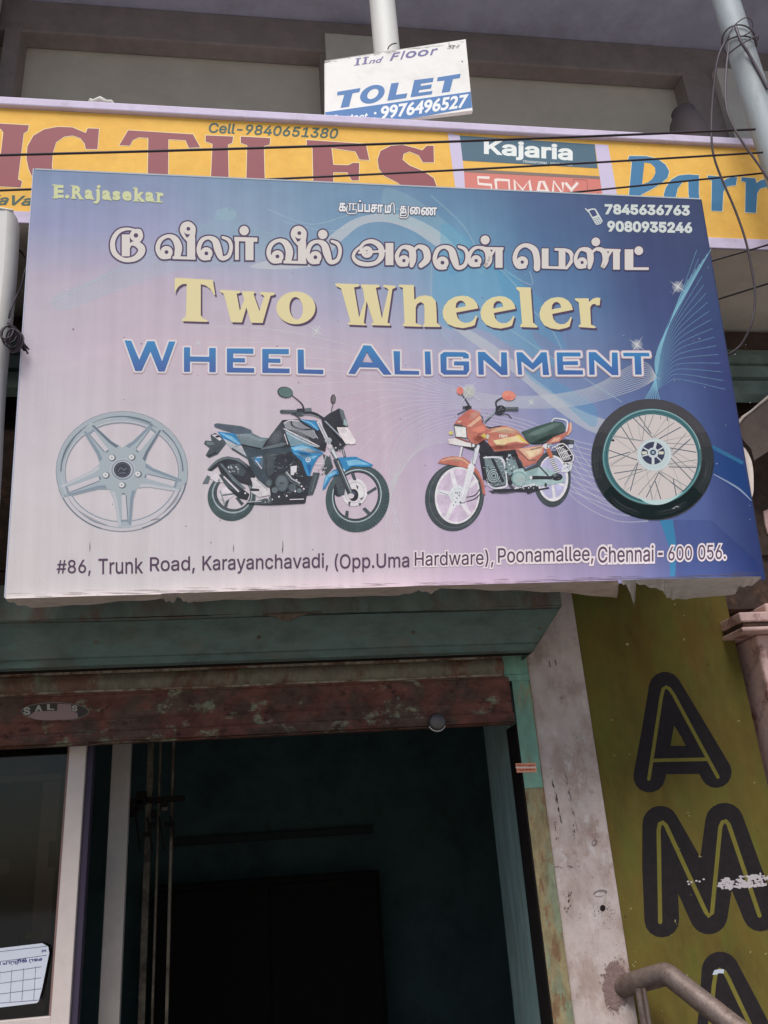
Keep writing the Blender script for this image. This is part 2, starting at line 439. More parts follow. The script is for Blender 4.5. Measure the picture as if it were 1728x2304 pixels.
P.text('Cell-9840651380', [(900, 530), (1462, 556), (1460, 600), (903, 574)], grn, g=0.018, shear=0.2)
P.zoom(0, 440, 3.95)
P.text('iaVa', [(-62, -10), (292, 2), (288, 92), (-64, 84)], grn, g=0.02, shear=0.35)
# lilac bars and the trade panels
P.zoom(1020, 290, 4.366)
P.poly([(-55, 40), (64, 66), (130, 660), (30, 660)], lil_i)
P.poly([(1390, 150), (1520, 160), (1615, 690), (1470, 690)], lil_i)
P.poly([(62, 66), (1388, 152), (1417, 388), (92, 312)], ink((78, 104, 120)))
P.poly([(102, 392), (1437, 466), (1440, 494), (105, 425)], ink((128, 112, 104)))
P.poly([(105, 427), (1440, 496), (1470, 690), (120, 690)], ink((204, 122, 112)))
P.text('Kajaria', [(300, 100), (1172, 160), (1172, 350), (300, 282)], ink((222, 224, 220)), g=0.028)
P.text('TRANSFORM', [(682, 308), (920, 326), (916, 348), (682, 332)], ink((206, 210, 206)), g=0.01, shear=0.2)
P.text('YOUR', [(952, 328), (1042, 334), (1040, 356), (952, 350)], ink((206, 210, 206)), g=0.01, shear=0.2)
P.text('WORLD', [(1062, 334), (1172, 342), (1170, 364), (1060, 358)], ink((206, 210, 206)), g=0.01, shear=0.2)
wht = ink((228, 214, 206))
for l, w in (([(355, 482), (240, 476), (246, 540), (372, 552), (378, 618), (250, 610)], 26), ([(415, 500), (545, 506), (552, 610), (425, 604), (413, 492)], 26),
             ([(610, 650), (600, 506), (680, 600), (745, 510), (770, 660)], 28), ([(820, 660), (850, 520), (885, 520), (950, 660)], 28), ([(830, 605), (920, 610)], 18),
             ([(975, 660), (985, 515), (1075, 640), (1075, 525)], 28), ([(1100, 530), (1160, 600)], 28), ([(1222, 530), (1160, 600), (1165, 680)], 28)):
    P.line(l, w, wht)
P.line([(1175, 530), (1180, 495), (1312, 505), (1318, 600)], 8, ink((150, 96, 92)))
P.zoom(1380, 310, 4.767)
out(P.poly, [(170, 196), (350, 198), (470, 225), (560, 290), (598, 360), (580, 430), (500, 500), (400, 560), (300, 612), (290, 680), (160, 680), (198, 262), (150, 250)], blu, 6, cream_e)
P.poly([(332, 268), (400, 278), (445, 320), (450, 380), (420, 440), (370, 480), (308, 500)], yellow)
out(P.poly, [(918, 402), (916, 600), (935, 720), (820, 720), (805, 600), (802, 458), (740, 480), (690, 545), (668, 640), (690, 720), (560, 720), (540, 610), (560, 540), (620, 450), (700, 405), (800, 394)], blu, 6, cream_e)
for dx, dy in ((0, 0), (362, 18)):
    out(P.poly, [(x+dx, y+dy) for x, y in ((1012, 406), (1160, 418), (1172, 470), (1215, 440), (1270, 424), (1328, 424), (1312, 512), (1260, 516), (1210, 530), (1180, 580), (1168, 790), (1050, 784), (1056, 460), (1008, 448))], blu, 6, cream_e)
o = P.build('painted_lettering', par); put(o, F_par, BW)

# stains and scuffs on the plaster pillar
F_pil = wall_frame(3.478); A_ = Art(F_pil, 0.0004); A_.zoom(1128, 1600, 2.765)
scuff, scuff2, rustp = film((66, 58, 60), 0.6), film((110, 100, 100), 0.5), film((104, 70, 64), 0.6)
def scrape(x0, y0, x1, y1, w, m, n=14):
    for k in range(n):
        t = random.random(); l = random.uniform(0.05, 0.22)
        jx, jy = random.gauss(0, w*0.25), random.gauss(0, w*0.2)
        ax, ay = x0+(x1-x0)*t+jx, y0+(y1-y0)*t+jy; bx, by = ax+(x1-x0)*l, ay+(y1-y0)*l
        A_.vs([(ax, ay, w*0.12), ((ax+bx)/2+random.gauss(0, 2), (ay+by)/2, w*random.uniform(0.15, 0.5)), (bx, by, w*0.08)], m, n=3)
scrape(315, 410, 372, 680, 16, scuff, 22); scrape(395, 380, 462, 690, 16, scuff2, 14); scrape(320, 680, 352, 790, 16, scuff, 8)
scrape(445, 690, 455, 780, 16, scuff, 8); scrape(430, 1120, 405, 1240, 26, scuff, 14); scrape(262, 600, 280, 680, 22, scuff, 8); scrape(330, 970, 480, 970, 18, scuff2, 8)
A_.ell(272, 668, 10, 14, ink((24, 20, 20), 0.62)); A_.ell(630, 1225, 17, 20, ink((30, 22, 22), 0.62)); A_.ell(578, 820, 16, 22, scuff2, 20, (576, 818, 9, 13, 20)); A_.ell(615, 1130, 44, 20, scuff2, -10, (612, 1140, 34, 16, -10))
for k in range(70):
    x, y = random.gauss(640, 40), random.gauss(1235, 50); A_.ell(x, y, random.uniform(1, 5), random.uniform(1, 5), random.choice([scuff, scuff2, rustp]), n=7)
for k in range(150):
    y = random.uniform(100, 1900); x = random.uniform(200+y*0.11, 540+y*0.15); A_.ell(x, y, random.uniform(1, 4), random.uniform(1, 4), random.choice([scuff2, rustp]), n=6)
A_.zoom(864, 1250, 1.92)
for l in ([(712, 455), (718, 482)], [(738, 450), (744, 475)]): A_.line(l, 5, scuff)
A_.zoom(1300, 2040, 3.876)
pts = []
for k in range(90):
    t = 2*math.pi*k/90; rr = 0.92+random.gauss(0, 0.07)+0.06*math.sin(3*t+1); pts.append((330+125*math.cos(t)*rr, 690+(225 if math.sin(t) > 0 else 225)*math.sin(t)*rr))
for q in range(60):
    t = random.uniform(0, 6.283); A_.ell(330+random.uniform(90, 150)*math.cos(t), 690+random.uniform(180, 262)*math.sin(t), random.uniform(3, 14), random.uniform(3, 12), film((116, 92, 88), 0.4), random.uniform(0, 90), n=9)
A_.poly(pts, mat('rubbed_plaster', (116, 96, 92), 0.62, 0.95, var=0.25, scale=40, bump=0.5, bscale=60))
o = A_.build('wear_marks', pil); o['kind'] = 'stuff'; put(o, F_pil, BW)

# painted letters on the olive wall
F_gw = wall_frame(3.5)
blk, inl = mat('black_lettering_paint', (36, 31, 33), 0.72, 0.8, var=0.2, scale=14), mat('olive_inline_paint', (112, 104, 46), 0.72, 0.8, var=0.1, scale=9)
def letter(fn):
    A = Art(F_gw, 0.0006); fn(A); o = A.build('painted_letter', gw); return put(o, F_gw, BW)
def la(A):
    A.zoom(864, 1250, 1.92)
    A.vs([(1146, 955, 138), (1180, 760, 134), (1214, 572, 140)], blk, False); A.vs([(1222, 574, 128), (1335, 752, 118), (1434, 936, 136)], blk, False); A.vs([(1150, 884, 122), (1400, 882, 122)], blk, False, caps=False)
    A.vs([(1144, 965, 15), (1198, 610, 15), (1207, 575, 15), (1218, 568, 15), (1232, 575, 15), (1250, 600, 15), (1442, 957, 15)], inl, False); A.vs([(1162, 885, 15), (1395, 880, 15)], inl, False)
def lm(A):
    A.zoom(1128, 1600, 2.765)
    A.vs([(998, 1300, 216), (984, 960, 216), (990, 702, 226)], blk, False); A.vs([(990, 702, 226), (1140, 960, 220), (1290, 1270, 236)], blk, False)
    A.vs([(1290, 1270, 236), (1340, 980, 222), (1388, 690, 240)], blk, False); A.vs([(1388, 690, 240), (1500, 980, 226), (1612, 1260, 220)], blk, False)
    A.vs([(988, 1312, 26), (978, 740, 26), (986, 700, 26), (1002, 692, 26), (1024, 712, 26), (1272, 1250, 26), (1290, 1274, 26), (1310, 1258, 26), (1362, 720, 26), (1376, 690, 26), (1396, 684, 26), (1414, 706, 26), (1606, 1272, 26)], inl, False)
    w = ink((172, 164, 166), 0.62)
    for k in range(150):
        x = random.uniform(1350, 1720); yc = 1078-(x-1350)*0.1; h_ = 40*min(1, (x-1330)/60); y = yc+random.uniform(-h_, h_)*0.9; a_ = random.uniform(6, 20); b_ = random.uniform(4, 14)
        A.poly([(x+a_*math.cos(t)*random.uniform(.5, 1.2), y+b_*math.sin(t)*random.uniform(.5, 1.2)) for t in (2*math.pi*q/7 for q in range(7))], w)
    for x, y in ((1160, 1060), (1182, 1064), (1212, 1056), (1232, 1060), (1258, 1046), (1166, 1076)): A.ell(x, y, 8, 6, w, n=7)
def la2(A):
    A.zoom(1128, 1600, 2.765)
    A.vs([(1300, 2150, 210), (1335, 1860, 210), (1362, 1612, 232)], blk, False); A.vs([(1362, 1612, 232), (1500, 1860, 220), (1650, 2150, 220)], blk, False); A.vs([(1310, 2080, 190), (1600, 2080, 190)], blk, False, caps=False)
    A.vs([(1280, 2150, 26), (1322, 1700, 26), (1334, 1630, 26), (1358, 1608, 26), (1388, 1622, 26), (1410, 1660, 26), (1640, 2150, 26)], inl, False)
    A.poly([(1312, 1640), (1325, 1612), (1350, 1606), (1385, 1606), (1384, 1632), (1350, 1630), (1340, 1640)], ink((170, 176, 186), 0.62))
for fn in (la, lm, la2): letter(fn)
A = Art(F_gw, 0.0004); A.zoom(1128, 1600, 2.765)
fl, fd = ink((150, 142, 104), 0.62), ink((70, 56, 30), 0.62)
for k in range(70):
    y = random.uniform(-700, 1950); x = random.uniform(640+max(0, y)*0.1, 1640); r_ = abs(random.gauss(0, 2.6))+1; A.ell(x, y, r_, r_*random.uniform(0.5, 1.6), fl if random.random() < 0.6 else fd, random.uniform(0, 90), n=7)
for x, y in ((1480, 60), (1160, 630), (1235, 900), (1080, 1315), (810, 1230), (825, 1580), (925, 1605), (1640, 1505), (1150, 1640)):
    for k in range(4): A.ell(x+random.gauss(0, 7), y+random.gauss(0, 8), random.uniform(1.5, 5), random.uniform(1.5, 5), fl, random.uniform(0, 90), n=7)
o = A.build('paint_flecks', gw); o['kind'] = 'stuff'; put(o, F_gw, BW)


# ------------------------------------------------------------------ roller shutter of the shop
tealp = mat('shutter_teal', (96, 108, 101), 0.55, 0.6, spec=0.35, var=0.15, scale=5, stretch=(1, 1, 0.5), second=[(98, 94, 88), (96, 78, 70)], cover=[0.42, 0.34], edge=0.1, grime=0.6, gscale=7, gcol=(58, 50, 44), bump=0.12, bscale=30)
tealp2 = mat('shutter_teal_low', (84, 102, 97), 0.62, 0.55, spec=0.35, var=0.12, scale=6, stretch=(1, 1, 2), second=(88, 92, 86), cover=0.36, edge=0.12, grime=0.5, gscale=6, gcol=(50, 50, 46), bump=0.1)
rust = mat('rusted_steel', (96, 62, 54), 0.62, 0.85, var=0.4, scale=7, stretch=(0.8, 1, 1.1), second=[(78, 62, 54), (116, 118, 98), (62, 42, 38)], cover=[0.48, 0.3, 0.3], edge=0.05, grime=0.45, gscale=14, gcol=(44, 32, 30), bump=0.3, bscale=120)
slatm = mat('old_shutter_slats', (104, 98, 82), 0.62, 0.65, spec=0.4, var=0.25, scale=8, stretch=(1, 1, 0.6), second=[(92, 66, 54), (112, 122, 100)], cover=[0.42, 0.25], edge=0.08, grime=0.5, gscale=22, gcol=(50, 40, 34), bump=0.2, bscale=100)
guidem = mat('guide_rail_paint', (104, 140, 124), 0.62, 0.6, var=0.15, scale=6, stretch=(2, 2, 0.8), second=[(128, 118, 88)], cover=[0.3], edge=0.1, grime=0.3, gscale=12, gcol=(80, 80, 66), bump=0.15)
guider = mat('guide_rail_rust', (124, 112, 84), 0.62, 0.8, var=0.25, scale=7, stretch=(2, 2, 0.8), second=[(112, 118, 96), (108, 84, 62)], cover=[0.42, 0.4], edge=0.06, grime=0.4, gscale=18, gcol=(70, 56, 44), bump=0.3, bscale=90)
gapm = mat('dark_gap', (34, 28, 26), 1.0, 0.95, var=0.2)
shut = tag(empty('roller_shutter', (0, 3.45, 2.03)), 'rusty half raised roller shutter with teal hood under the wheel alignment signboard', 'roller shutter')
def sp(b, name, parent=None, bevel=0.0, off=(0, 3.45, 2.03)):
    b.v = [(x-off[0], y-off[1], z-off[2]) for x, y, z in b.v]; return b.build(name, parent, bevel)
X0 = -2.4
b = MB()                                       # hood: folded sheet, chamfered at its right end
prof = [(3.235, 2.60), (3.228, 2.462), (3.240, 2.455), (3.232, 2.448), (3.262, 2.322), (3.272, 2.318), (3.272, 2.292), (3.300, 2.288)]
ends = [1.222, 1.216, 1.214, 1.206, 1.112, 1.104, 1.092, 1.090]
for i in range(len(prof)-1):
    (ya, za), (yb, zb) = prof[i], prof[i+1]; n = 26; vs_ = []
    for k in range(n+1):
        t = k/n
        for (y, z, e_) in ((ya, za, ends[i]), (yb, zb, ends[i+1])):
            x = X0+(e_-X0)*t; vs_.append((x, y+0.004*math.sin(x*5.1+z*9)*(0 < i < 6), z+0.003*math.sin(x*3.3)*(0 < i < 3)))
    b.add(vs_, [(2*k, 2*k+2, 2*k+3, 2*k+1) for k in range(n)], tealp if i < 3 else tealp2, True)
b.add([(e_, y, z) for (y, z), e_ in zip(prof, ends)] + [(1.09, 3.5, 2.288), (1.222, 3.5, 2.6)], [tuple(range(10))], tealp2)
b.add([(X0, 3.3, 2.288), (1.09, 3.3, 2.288), (1.09, 3.40, 2.30), (X0, 3.40, 2.30)], [(0, 1, 2, 3)], gapm)
for x, z, y in ((1.12, 2.372, 3.244), (0.6, 2.372, 3.244), (0.0, 2.372, 3.244), (-0.6, 2.372, 3.244)): b.lathe([(0, 0.004), (0.005, 0.003), (0.007, 0)], slatm, 8, 'Y', (x, y, z))
hood = sp(b, 'hood', shut)
b = MB()
pts = [(random.gauss(0, 1)) for _ in range(10)]
for x0, x1, zt, zb in ((0.02, 0.24, 2.462, 2.425), (-0.36, -0.18, 2.456, 2.449)):
    n = 9; l = [(x0+(x1-x0)*k/n, 3.2255, zt) for k in range(n+1)] + [(x0+(x1-x0)*k/n, 3.218, zt-(zt-zb)*(0.25+0.75*math.exp(-((k/n-0.4)/0.22)**2))) for k in range(n, -1, -1)]
    b = MB(); b.extrude(l, (0, 0.003, 0), mat('peeled_sheet', (104, 92, 80), 0.62, 0.8, var=0.3, scale=20)); sp(b, 'peeling_flap', hood)
F_hd = wall_frame(3.222)
A = Art(F_hd, 0.0003)
b = MB()                                       # curtain: the last two curved slats
n = 12
for z0, z1, yy in ((2.338, 2.300, 3.418), (2.300, 2.222, 3.424)):
    vs_ = []
    for k in range(n+1):
        t = k/n; z = z1+(z0-z1)*t; y = yy-0.022*math.sin(math.pi*t)**0.8 + (0.006 if k in (0, n) else 0)
        vs_ += [(X0, y, z), (0.996, y, z)]
    b.add(vs_, [(2*k, 2*k+1, 2*k+3, 2*k+2) for k in range(n)], slatm, True)
beadm = mat('slat_bead', (128, 120, 104), 0.62, 0.6, spec=0.4, var=0.4, scale=12, second=(92, 62, 50), cover=0.45, edge=0.08)
for z, r_ in ((2.339, .0045), (2.302, .006), (2.296, .004), (2.226, .005)): b.tube([(X0+(0.996-X0)*k/12, 3.419+0.002*math.sin(k*1.7), z+0.0015*math.sin(k*2.3)) for k in range(13)], r_, beadm, 8)
b.box(X0, 0.996, 3.44, 3.45, 2.23, 2.36, gapm)
sp(b, 'slat_curtain', shut)
b = MB()                                       # bottom rail
b.box(X0, 1.018, 3.43, 3.445, 2.072, 2.221, rust); b.box(X0, 1.018, 3.415, 3.4295, 2.036, 2.0715, rust); b.box(X0, 1.016, 3.4305, 3.47, 2.030, 2.0355, rust)
b.box(X0, 1.0, 3.422, 3.4295, 2.214, 2.224, rust); b.box(X0, 1.018, 3.4255, 3.4295, 2.118, 2.124, rust); b.box(X0, 1.018, 3.411, 3.4145, 2.037, 2.043, rust)
for x in (-0.45, 0.16, 0.55): b.lathe([(0, 0.006), (0.007, 0.004), (0.009, 0)], slatm, 10, 'Y', (x, 3.4295, 2.15))
rail = sp(b, 'bottom_rail', shut, 0.003)
F_rl = wall_frame(3.4295); A = Art(F_rl, 0.0004); A.zoom(0, 1560, 6.38)
A.ell(790, 262, 490, 134, ink((104, 98, 92), 0.62)); A.ell(790, 262, 474, 122, ink((62, 56, 54), 0.62))
A.poly([(500, 262), (520, 258), (820, 250), (826, 150), (1020, 160), (1030, 262), (1110, 280), (1120, 350), (1030, 376), (700, 384), (520, 376), (400, 330)], ink((136, 112, 112), 0.62))
for ch, q in (('S', (335, 198, 435, 312)), ('A', (505, 170, 605, 256)), ('L', (676, 154, 780, 240)), ('S', (1030, 172, 1112, 262))):
    A.text(ch, [(q[0], q[1]), (q[2], q[1]), (q[2], q[3]), (q[0], q[3])], ink((150, 146, 140), 0.62), g=0.04)
o = A.build('maker_plate', rail); o['label'] = 'worn oval maker plate with pale letters'; put(o, F_rl, Matrix.Translation((0, 3.45, 2.03)))
b = MB(); b.lathe([(0, 0.034), (0.026, 0.034), (0.033, 0.028), (0.035, 0.018), (0.033, 0.006), (0.022, 0.0), (0.016, -0.02)], mat('lock_steel', (84, 80, 80), 0.62, 0.4, metal=0.6), 28, 'Y', (0.694, 3.412, 2.046))
b.tube([(0.694+0.0345*math.cos(t), 3.412-0.012, 2.046+0.0345*math.sin(t)) for t in (math.pi*(1.12+0.76*k/20) for k in range(21))], [0.0012]+[0.0035]*19+[0.0012], mat('chrome_glint', (235, 235, 235), 0.62, 0.25, metal=0.3), 8)  # bright arc along the lower rim, a glint built into the shape
sp(b, 'lock_knob', shut)
b = MB()                                       # side guide: folded channel
b.box(1.036, 1.112, 3.455, 3.459, 1.78, 2.34, guidem); b.box(1.036, 1.114, 3.4549, 3.459, 0.0, 1.7797, guider)
b.box(1.110, 1.1165, 3.4595, 3.477, 0.0, 2.34, guider); b.box(1.030, 1.0355, 3.456, 3.60, 0.0, 2.03, gapm)
b.box(0.955, 1.112, 3.449, 3.4545, 2.205, 2.232, guidem); b.box(0.995, 1.09, 3.447, 3.4545, 2.2325, 2.34, guidem)
guide = sp(b, 'guide_rail', shut, 0.0015)
F_gd = wall_frame(3.4549); A = Art(F_gd, 0.0005); A.zoom(864, 1250, 1.92)
A.poly([(568, 898), (655, 895), (660, 935), (574, 938)], ink((214, 134, 108), 0.62)); A.line([(568, 916), (657, 914)], 3, ink((236, 214, 200), 0.62))
dk = ink((120, 44, 40), 0.62)
for y0 in (906, 926):
    for k in range(12):
        x = 574+k*6.6; A.line([(x, y0+random.uniform(-2, 2)), (x+random.uniform(3, 5.5), y0+random.uniform(-2, 2))], random.uniform(4, 8), dk)
o = A.build('sticker', guide); o['label'] = 'small orange printed sticker'; put(o, F_gd, Matrix.Translation((0, 3.45, 2.03)))

# shutter hood of the recess at the right, above the wall top
b = MB(); zz = 3.62; k = 0
ribm = mat('ribbed_hood_paint', (98, 112, 104), 0.62, 0.6, var=0.15, scale=5, grime=0.5, gscale=4, gcol=(50, 50, 46))
pr = []
for z, y in ((3.70, 3.62), (3.74, 3.60), (3.83, 3.61), (3.845, 3.635), (3.855, 3.61), (3.93, 3.62), (3.945, 3.65), (3.955, 3.63), (4.02, 3.645), (4.03, 3.68), (4.10, 3.72), (4.105, 3.94)): pr.append(((y+0.12)*0.90625, 1.55+(z-1.55)*0.90625))
vs_ = [(x, y, z) for y, z in pr for x in (-3.3, 3.39)]
b.add(vs_, [(2*i, 2*i+1, 2*i+3, 2*i+2) for i in range(len(pr)-1)], ribm)
o = b.build('shutter_hood'); tag(o, 'grey green ribbed shutter hood under the balcony soffit, behind the large signboard', 'shutter hood')

# ------------------------------------------------------------------ inside the doorway
alu = mat('aluminium_frame', (196, 182, 176), 0.72, 0.5, metal=0.0, spec=0.5, var=0.05, scale=9)
alud = mat('dark_frame_edge', (58, 50, 66), 0.62, 0.6)
gl = bpy.data.materials.new('window_glass'); gl.use_nodes = True; nt = gl.node_tree; nt.nodes.clear()
om = nt.nodes.new('ShaderNodeOutputMaterial'); mx = nt.nodes.new('ShaderNodeMixShader'); tr = nt.nodes.new('ShaderNodeBsdfTransparent'); gs = nt.nodes.new('ShaderNodeBsdfGlossy'); fr = nt.nodes.new('ShaderNodeFresnel')
tr.inputs[0].default_value = (0.55, 0.55, 0.55, 1); gs.inputs['Roughness'].default_value = 0.05; fr.inputs[0].default_value = 1.5
nt.links.new(fr.outputs[0], mx.inputs[0]); nt.links.new(tr.outputs[0], mx.inputs[1]); nt.links.new(gs.outputs[0], mx.inputs[2]); nt.links.new(mx.outputs[0], om.inputs[0])
gd = tag(empty('glazed_partition', (-0.695, 3.56, 0.05)), 'aluminium framed glass partition at the left side of the doorway', 'glass partition')
def gp(name, x0, x1, y0, y1, z0, z1, m, bevel=0.003):
    return sp(MB().box(x0, x1, y0, y1, z0, z1, m), name, gd, bevel, (-0.695, 3.56, 0.05))
gp('upright', -0.727, -0.664, 3.53, 3.575, 0.05, 2.34, alu); gp('dark_edge', -0.6635, -0.640, 3.552, 3.60, 0.05, 2.34, alud); gp('beading', -0.737, -0.7275, 3.545, 3.57, 1.13, 2.34, mat('brown_beading', (120, 96, 92), 0.62, 0.7))
gp('bottom_rail', -1.44, -0.7275, 3.536, 3.57, 1.075, 1.13, alu); gp('lower_panel', -1.44, -0.7275, 3.548, 3.56, 0.05, 1.0745, alu); gp('pane', -1.44, -0.7375, 3.556, 3.560, 1.1305, 2.34, gl, 0)
gp('far_upright', -1.449, -1.4405, 3.53, 3.575, 0.05, 2.34, alu)
brown = mat('brown_board', (150, 126, 116), 0.7, 0.8, var=0.15, scale=5)
bo = MB(); bo.box(-0.83, -0.765, 3.60, 3.62, 0.06, 1.92, brown); bo.box(-0.79, -0.765, 3.598, 3.5995, 1.61, 1.70, mat('switch_dark', (40, 36, 44), 0.8, 0.5)); bo.box(-1.4, -0.765, 3.60, 3.622, 1.925, 1.95, brown); bo.box(-0.845, -0.79, 3.597, 3.5995, 1.375, 1.395, mat('ochre_strip', (150, 126, 60), 0.7, 0.7)); bo.box(-1.4, -0.831, 3.61, 3.62, 1.955, 2.3, mat('reflection_panel', (112, 100, 92), 0.8, 0.8, var=0.3, scale=4)); bo.box(-1.4, -0.831, 3.61, 3.62, 1.10, 1.16, brown)  # cross boards and upper panel added to imitate brownish reflections in the glass
tag(bo.build('door_board', bevel=0.002), 'narrow brown board behind the glass at the left of the doorway', 'board')
bo = MB(); bo.box(-1.3, -0.92, 3.9, 4.3, 0.06, 1.78, mat('machine_grey', (60, 60, 66), 0.8, 0.6, var=0.2)); bo.box(-1.2, -1.0, 3.885, 3.8995, 1.60, 1.66, mat('machine_label', (120, 116, 120), 0.8, 0.6)); bo.box(-1.28, -0.94, 3.89, 3.8995, 1.15, 1.45, mat('machine_front', (44, 46, 44), 0.8, 0.4, var=0.3))
tag(bo.build('machine_cabinet', bevel=0.01), 'dim grey machine cabinet seen through the glass pane on the left', 'cabinet')
# calendar sheet hanging upside down on the glass
cal = tag(empty('calendar_sheet', (-0.9, 3.5285, 1.13)), 'white calendar sheet with blue heading and grid, hung upside down on the glass', 'calendar')
F_cal = wall_frame(3.5285); A = Art(F_cal, 0.0006); A.zoom(0, 1660, 2.765)
pap = mat('calendar_paper', (190, 192, 206), 0.66, 0.8, var=0.03, scale=8); pen = ink((60, 60, 110), 0.66); ltl = ink((90, 90, 110), 0.66)
b = MB(); b.extrude([at(x/2.765, 1660+y/2.765, 3.5285) for x, y in ((-260, 1340), (262, 1278), (300, 1300), (306, 1340), (262, 1560), (240, 1640), (228, 1650), (0, 1678), (-260, 1705))], (0, 0.002, 0), pap)
sheet = sp(b, 'sheet', cal, 0, (-0.9, 3.5285, 1.13))
for y0, y1 in ((1330, 1296), (1392, 1352), (1462, 1424), (1528, 1492), (1594, 1560), (1650, 1630)): A.line([(-240, y0+34), (0, y0), (292 if y0 < 1400 else 258, y1)], 3, ltl)
for x in (-78, -4, 70, 144, 218): A.line([(x+4, 1450-(x*0.12)), (x-8, 1655-(x*0.1))], 3, ltl)
A.text('\u0b9a\u0b95\u0baa\u0bcd \u0b92\u0bb4\u0bbf\u0baa\u0bcd\u0baa\u0bc1 \u0baa\u0ba3\u0bbf', [(264, 1392), (-90, 1432), (-90, 1396), (264, 1362)], pen, None, g=0.03)
A.text('NZ', [(288, 1330), (258, 1334), (258, 1320), (288, 1316)], pen, g=0.03)
put(A.build('printing', sheet), F_cal, Matrix.Translation((-0.9, 3.5285, 1.13)))
# posts and racks deeper inside
greyp = mat('grey_post_paint', (176, 166, 160), 0.8, 0.7, var=0.1, scale=6)
tag(MB().box(-0.627, -0.548, 3.9, 3.94, 0.055, 2.12, greyp).build('grey_post', bevel=0.004), 'wide dim grey post standing just inside the doorway', 'post')
rackm = mat('rack_steel', (108, 98, 84), 0.8, 0.6, var=0.5, scale=5, second=(60, 50, 46), cover=0.45, edge=0.1)
rk = tag(empty('shelf_rack', (-0.46, 4.2, 0.055)), 'dark steel rack of thin uprights with hardware on top, inside the doorway', 'rack')
def rp(name, b): return sp(b, name, rk, 0.002, (-0.46, 4.2, 0.055))
for x0, x1 in ((-0.515, -0.487), (-0.462, -0.452), (-0.405, -0.392)):
    rp('upright', MB().box(x0, x1, 4.19, 4.22, 0.056, 2.36, rackm))
b = MB()
for k in range(12):
    x = random.uniform(-0.6, -0.36); z = random.uniform(1.72, 1.86); b.box(x, x+random.uniform(.015, .05), 4.15, 4.185, z, z+random.uniform(.01, .06), random.choice([gapm, rackm, gapm]))
for k in range(5): b.tube([(-0.6+k*0.05, 4.15, 1.80), (-0.585+k*0.05, 4.13, 1.74), (-0.575+k*0.05, 4.15, 1.66)], .005, gapm, 6)
b.box(-0.64, -0.34, 4.151, 4.186, 1.862, 1.885, gapm)
rp('hardware', b)
cb = tag(empty('dark_cupboard', (0.05, 6.2, 0.055)), 'dark wooden cupboard against the back wall of the shop', 'cupboard')
def cp(name, b): return sp(b, name, cb, 0.006, (0.05, 6.2, 0.055))
cp('carcass', MB().box(-0.66, 0.76, 6.02, 6.48, 0.056, 1.50, black_in)); cp('door', MB().box(-0.64, 0.045, 6.0, 6.0195, 0.1, 1.46, black_in)); cp('door', MB().box(0.055, 0.74, 6.0, 6.0195, 0.1, 1.46, black_in))
b = MB(); b.box(-0.62, 0.78, 6.44, 6.495, 1.74, 1.79, mat('conduit_brown', (66, 74, 74), 1.0, 0.7)); tag(b.build('wall_shelf', bevel=0.003), 'thin brown shelf strip on the dim teal back wall', 'shelf')

# ------------------------------------------------------------------ handrail at the lower right
steel = mat('handrail_steel', (106, 93, 87), 0.68, 0.5, metal=0.3, spec=0.5, var=0.2, scale=22, second=(94, 76, 68), cover=0.36, edge=0.08, grime=0.5, gscale=40, gcol=(74, 54, 48), bump=0.15, bscale=150)
hr = tag(empty('handrail', tuple(at(1375, 2222, 3.47))), 'brownish steel pipe handrail coming out of the plaster pillar', 'handrail')
hp0, hp1, hp2 = at(1378, 2225, 3.53), at(1500, 2190, 3.30), at(1790, 2420, 2.95)
b = MB(); d1 = (hp1-hp0).normalized(); d2 = (hp2-hp1).normalized()
b.tube([hp0, hp1-d1*0.016, hp1-d1*0.005+d2*0.002, hp1+d2*0.016, hp2], 0.0375, steel, 24)
sp(b, 'rail', hr, 0, tuple(hr.location))
b = MB(); q = at(1444, 2246, 3.36)
b.tube([q+Vector((-0.009, 0, 0.03)), q+Vector((-0.004, 0, -1.2))], 0.011, steel, 12); b.tube([q+Vector((0.014, 0.004, 0.03)), q+Vector((0.018, 0.004, -1.2))], 0.009, steel, 12)
sp(b, 'support', hr, 0, tuple(hr.location))

# ------------------------------------------------------------------ the large wheel alignment signboard
SY = 2.90                                      # distance of the lower edge of the signboard
BO = at(12, 1347, SY)
F_bb = Frame(BO, UX, (0, -math.sin(TILT), math.cos(TILT)))
BWID, BHGT = 2.842*SY/3, 1.728*SY/3
bb = tag(empty('shop_signboard', mw=F_bb.mw), 'large blue and pink flex signboard for wheel alignment with pictures of motorcycles', 'signboard')
# printed background: rows of colour ramps across the sheet, blended from top to bottom
pm = bpy.data.materials.new('printed_flex'); pm.use_nodes = True; nt = pm.node_tree; N = nt.nodes; L = nt.links; pb = N['Principled BSDF']
pb.inputs['Roughness'].default_value = 0.55; pb.inputs['Specular IOR Level'].default_value = 0.25
tc = N.new('ShaderNodeTexCoord'); sx = N.new('ShaderNodeSeparateXYZ')
wv = N.new('ShaderNodeTexNoise'); wv.inputs['Scale'].default_value = 1.6; wv.inputs['Detail'].default_value = 1.5
wd = N.new('ShaderNodeMix'); wd.data_type = 'RGBA'; wd.blend_type = 'LINEAR_LIGHT'; wd.inputs[0].default_value = 0.06
L.new(tc.outputs['Object'], wv.inputs[0]); L.new(tc.outputs['Object'], wd.inputs[6]); L.new(wv.outputs['Color'], wd.inputs[7]); L.new(wd.outputs[2], sx.inputs[0])
um = N.new('ShaderNodeMapRange'); um.inputs[2].default_value = BWID; L.new(sx.outputs[0], um.inputs[0])
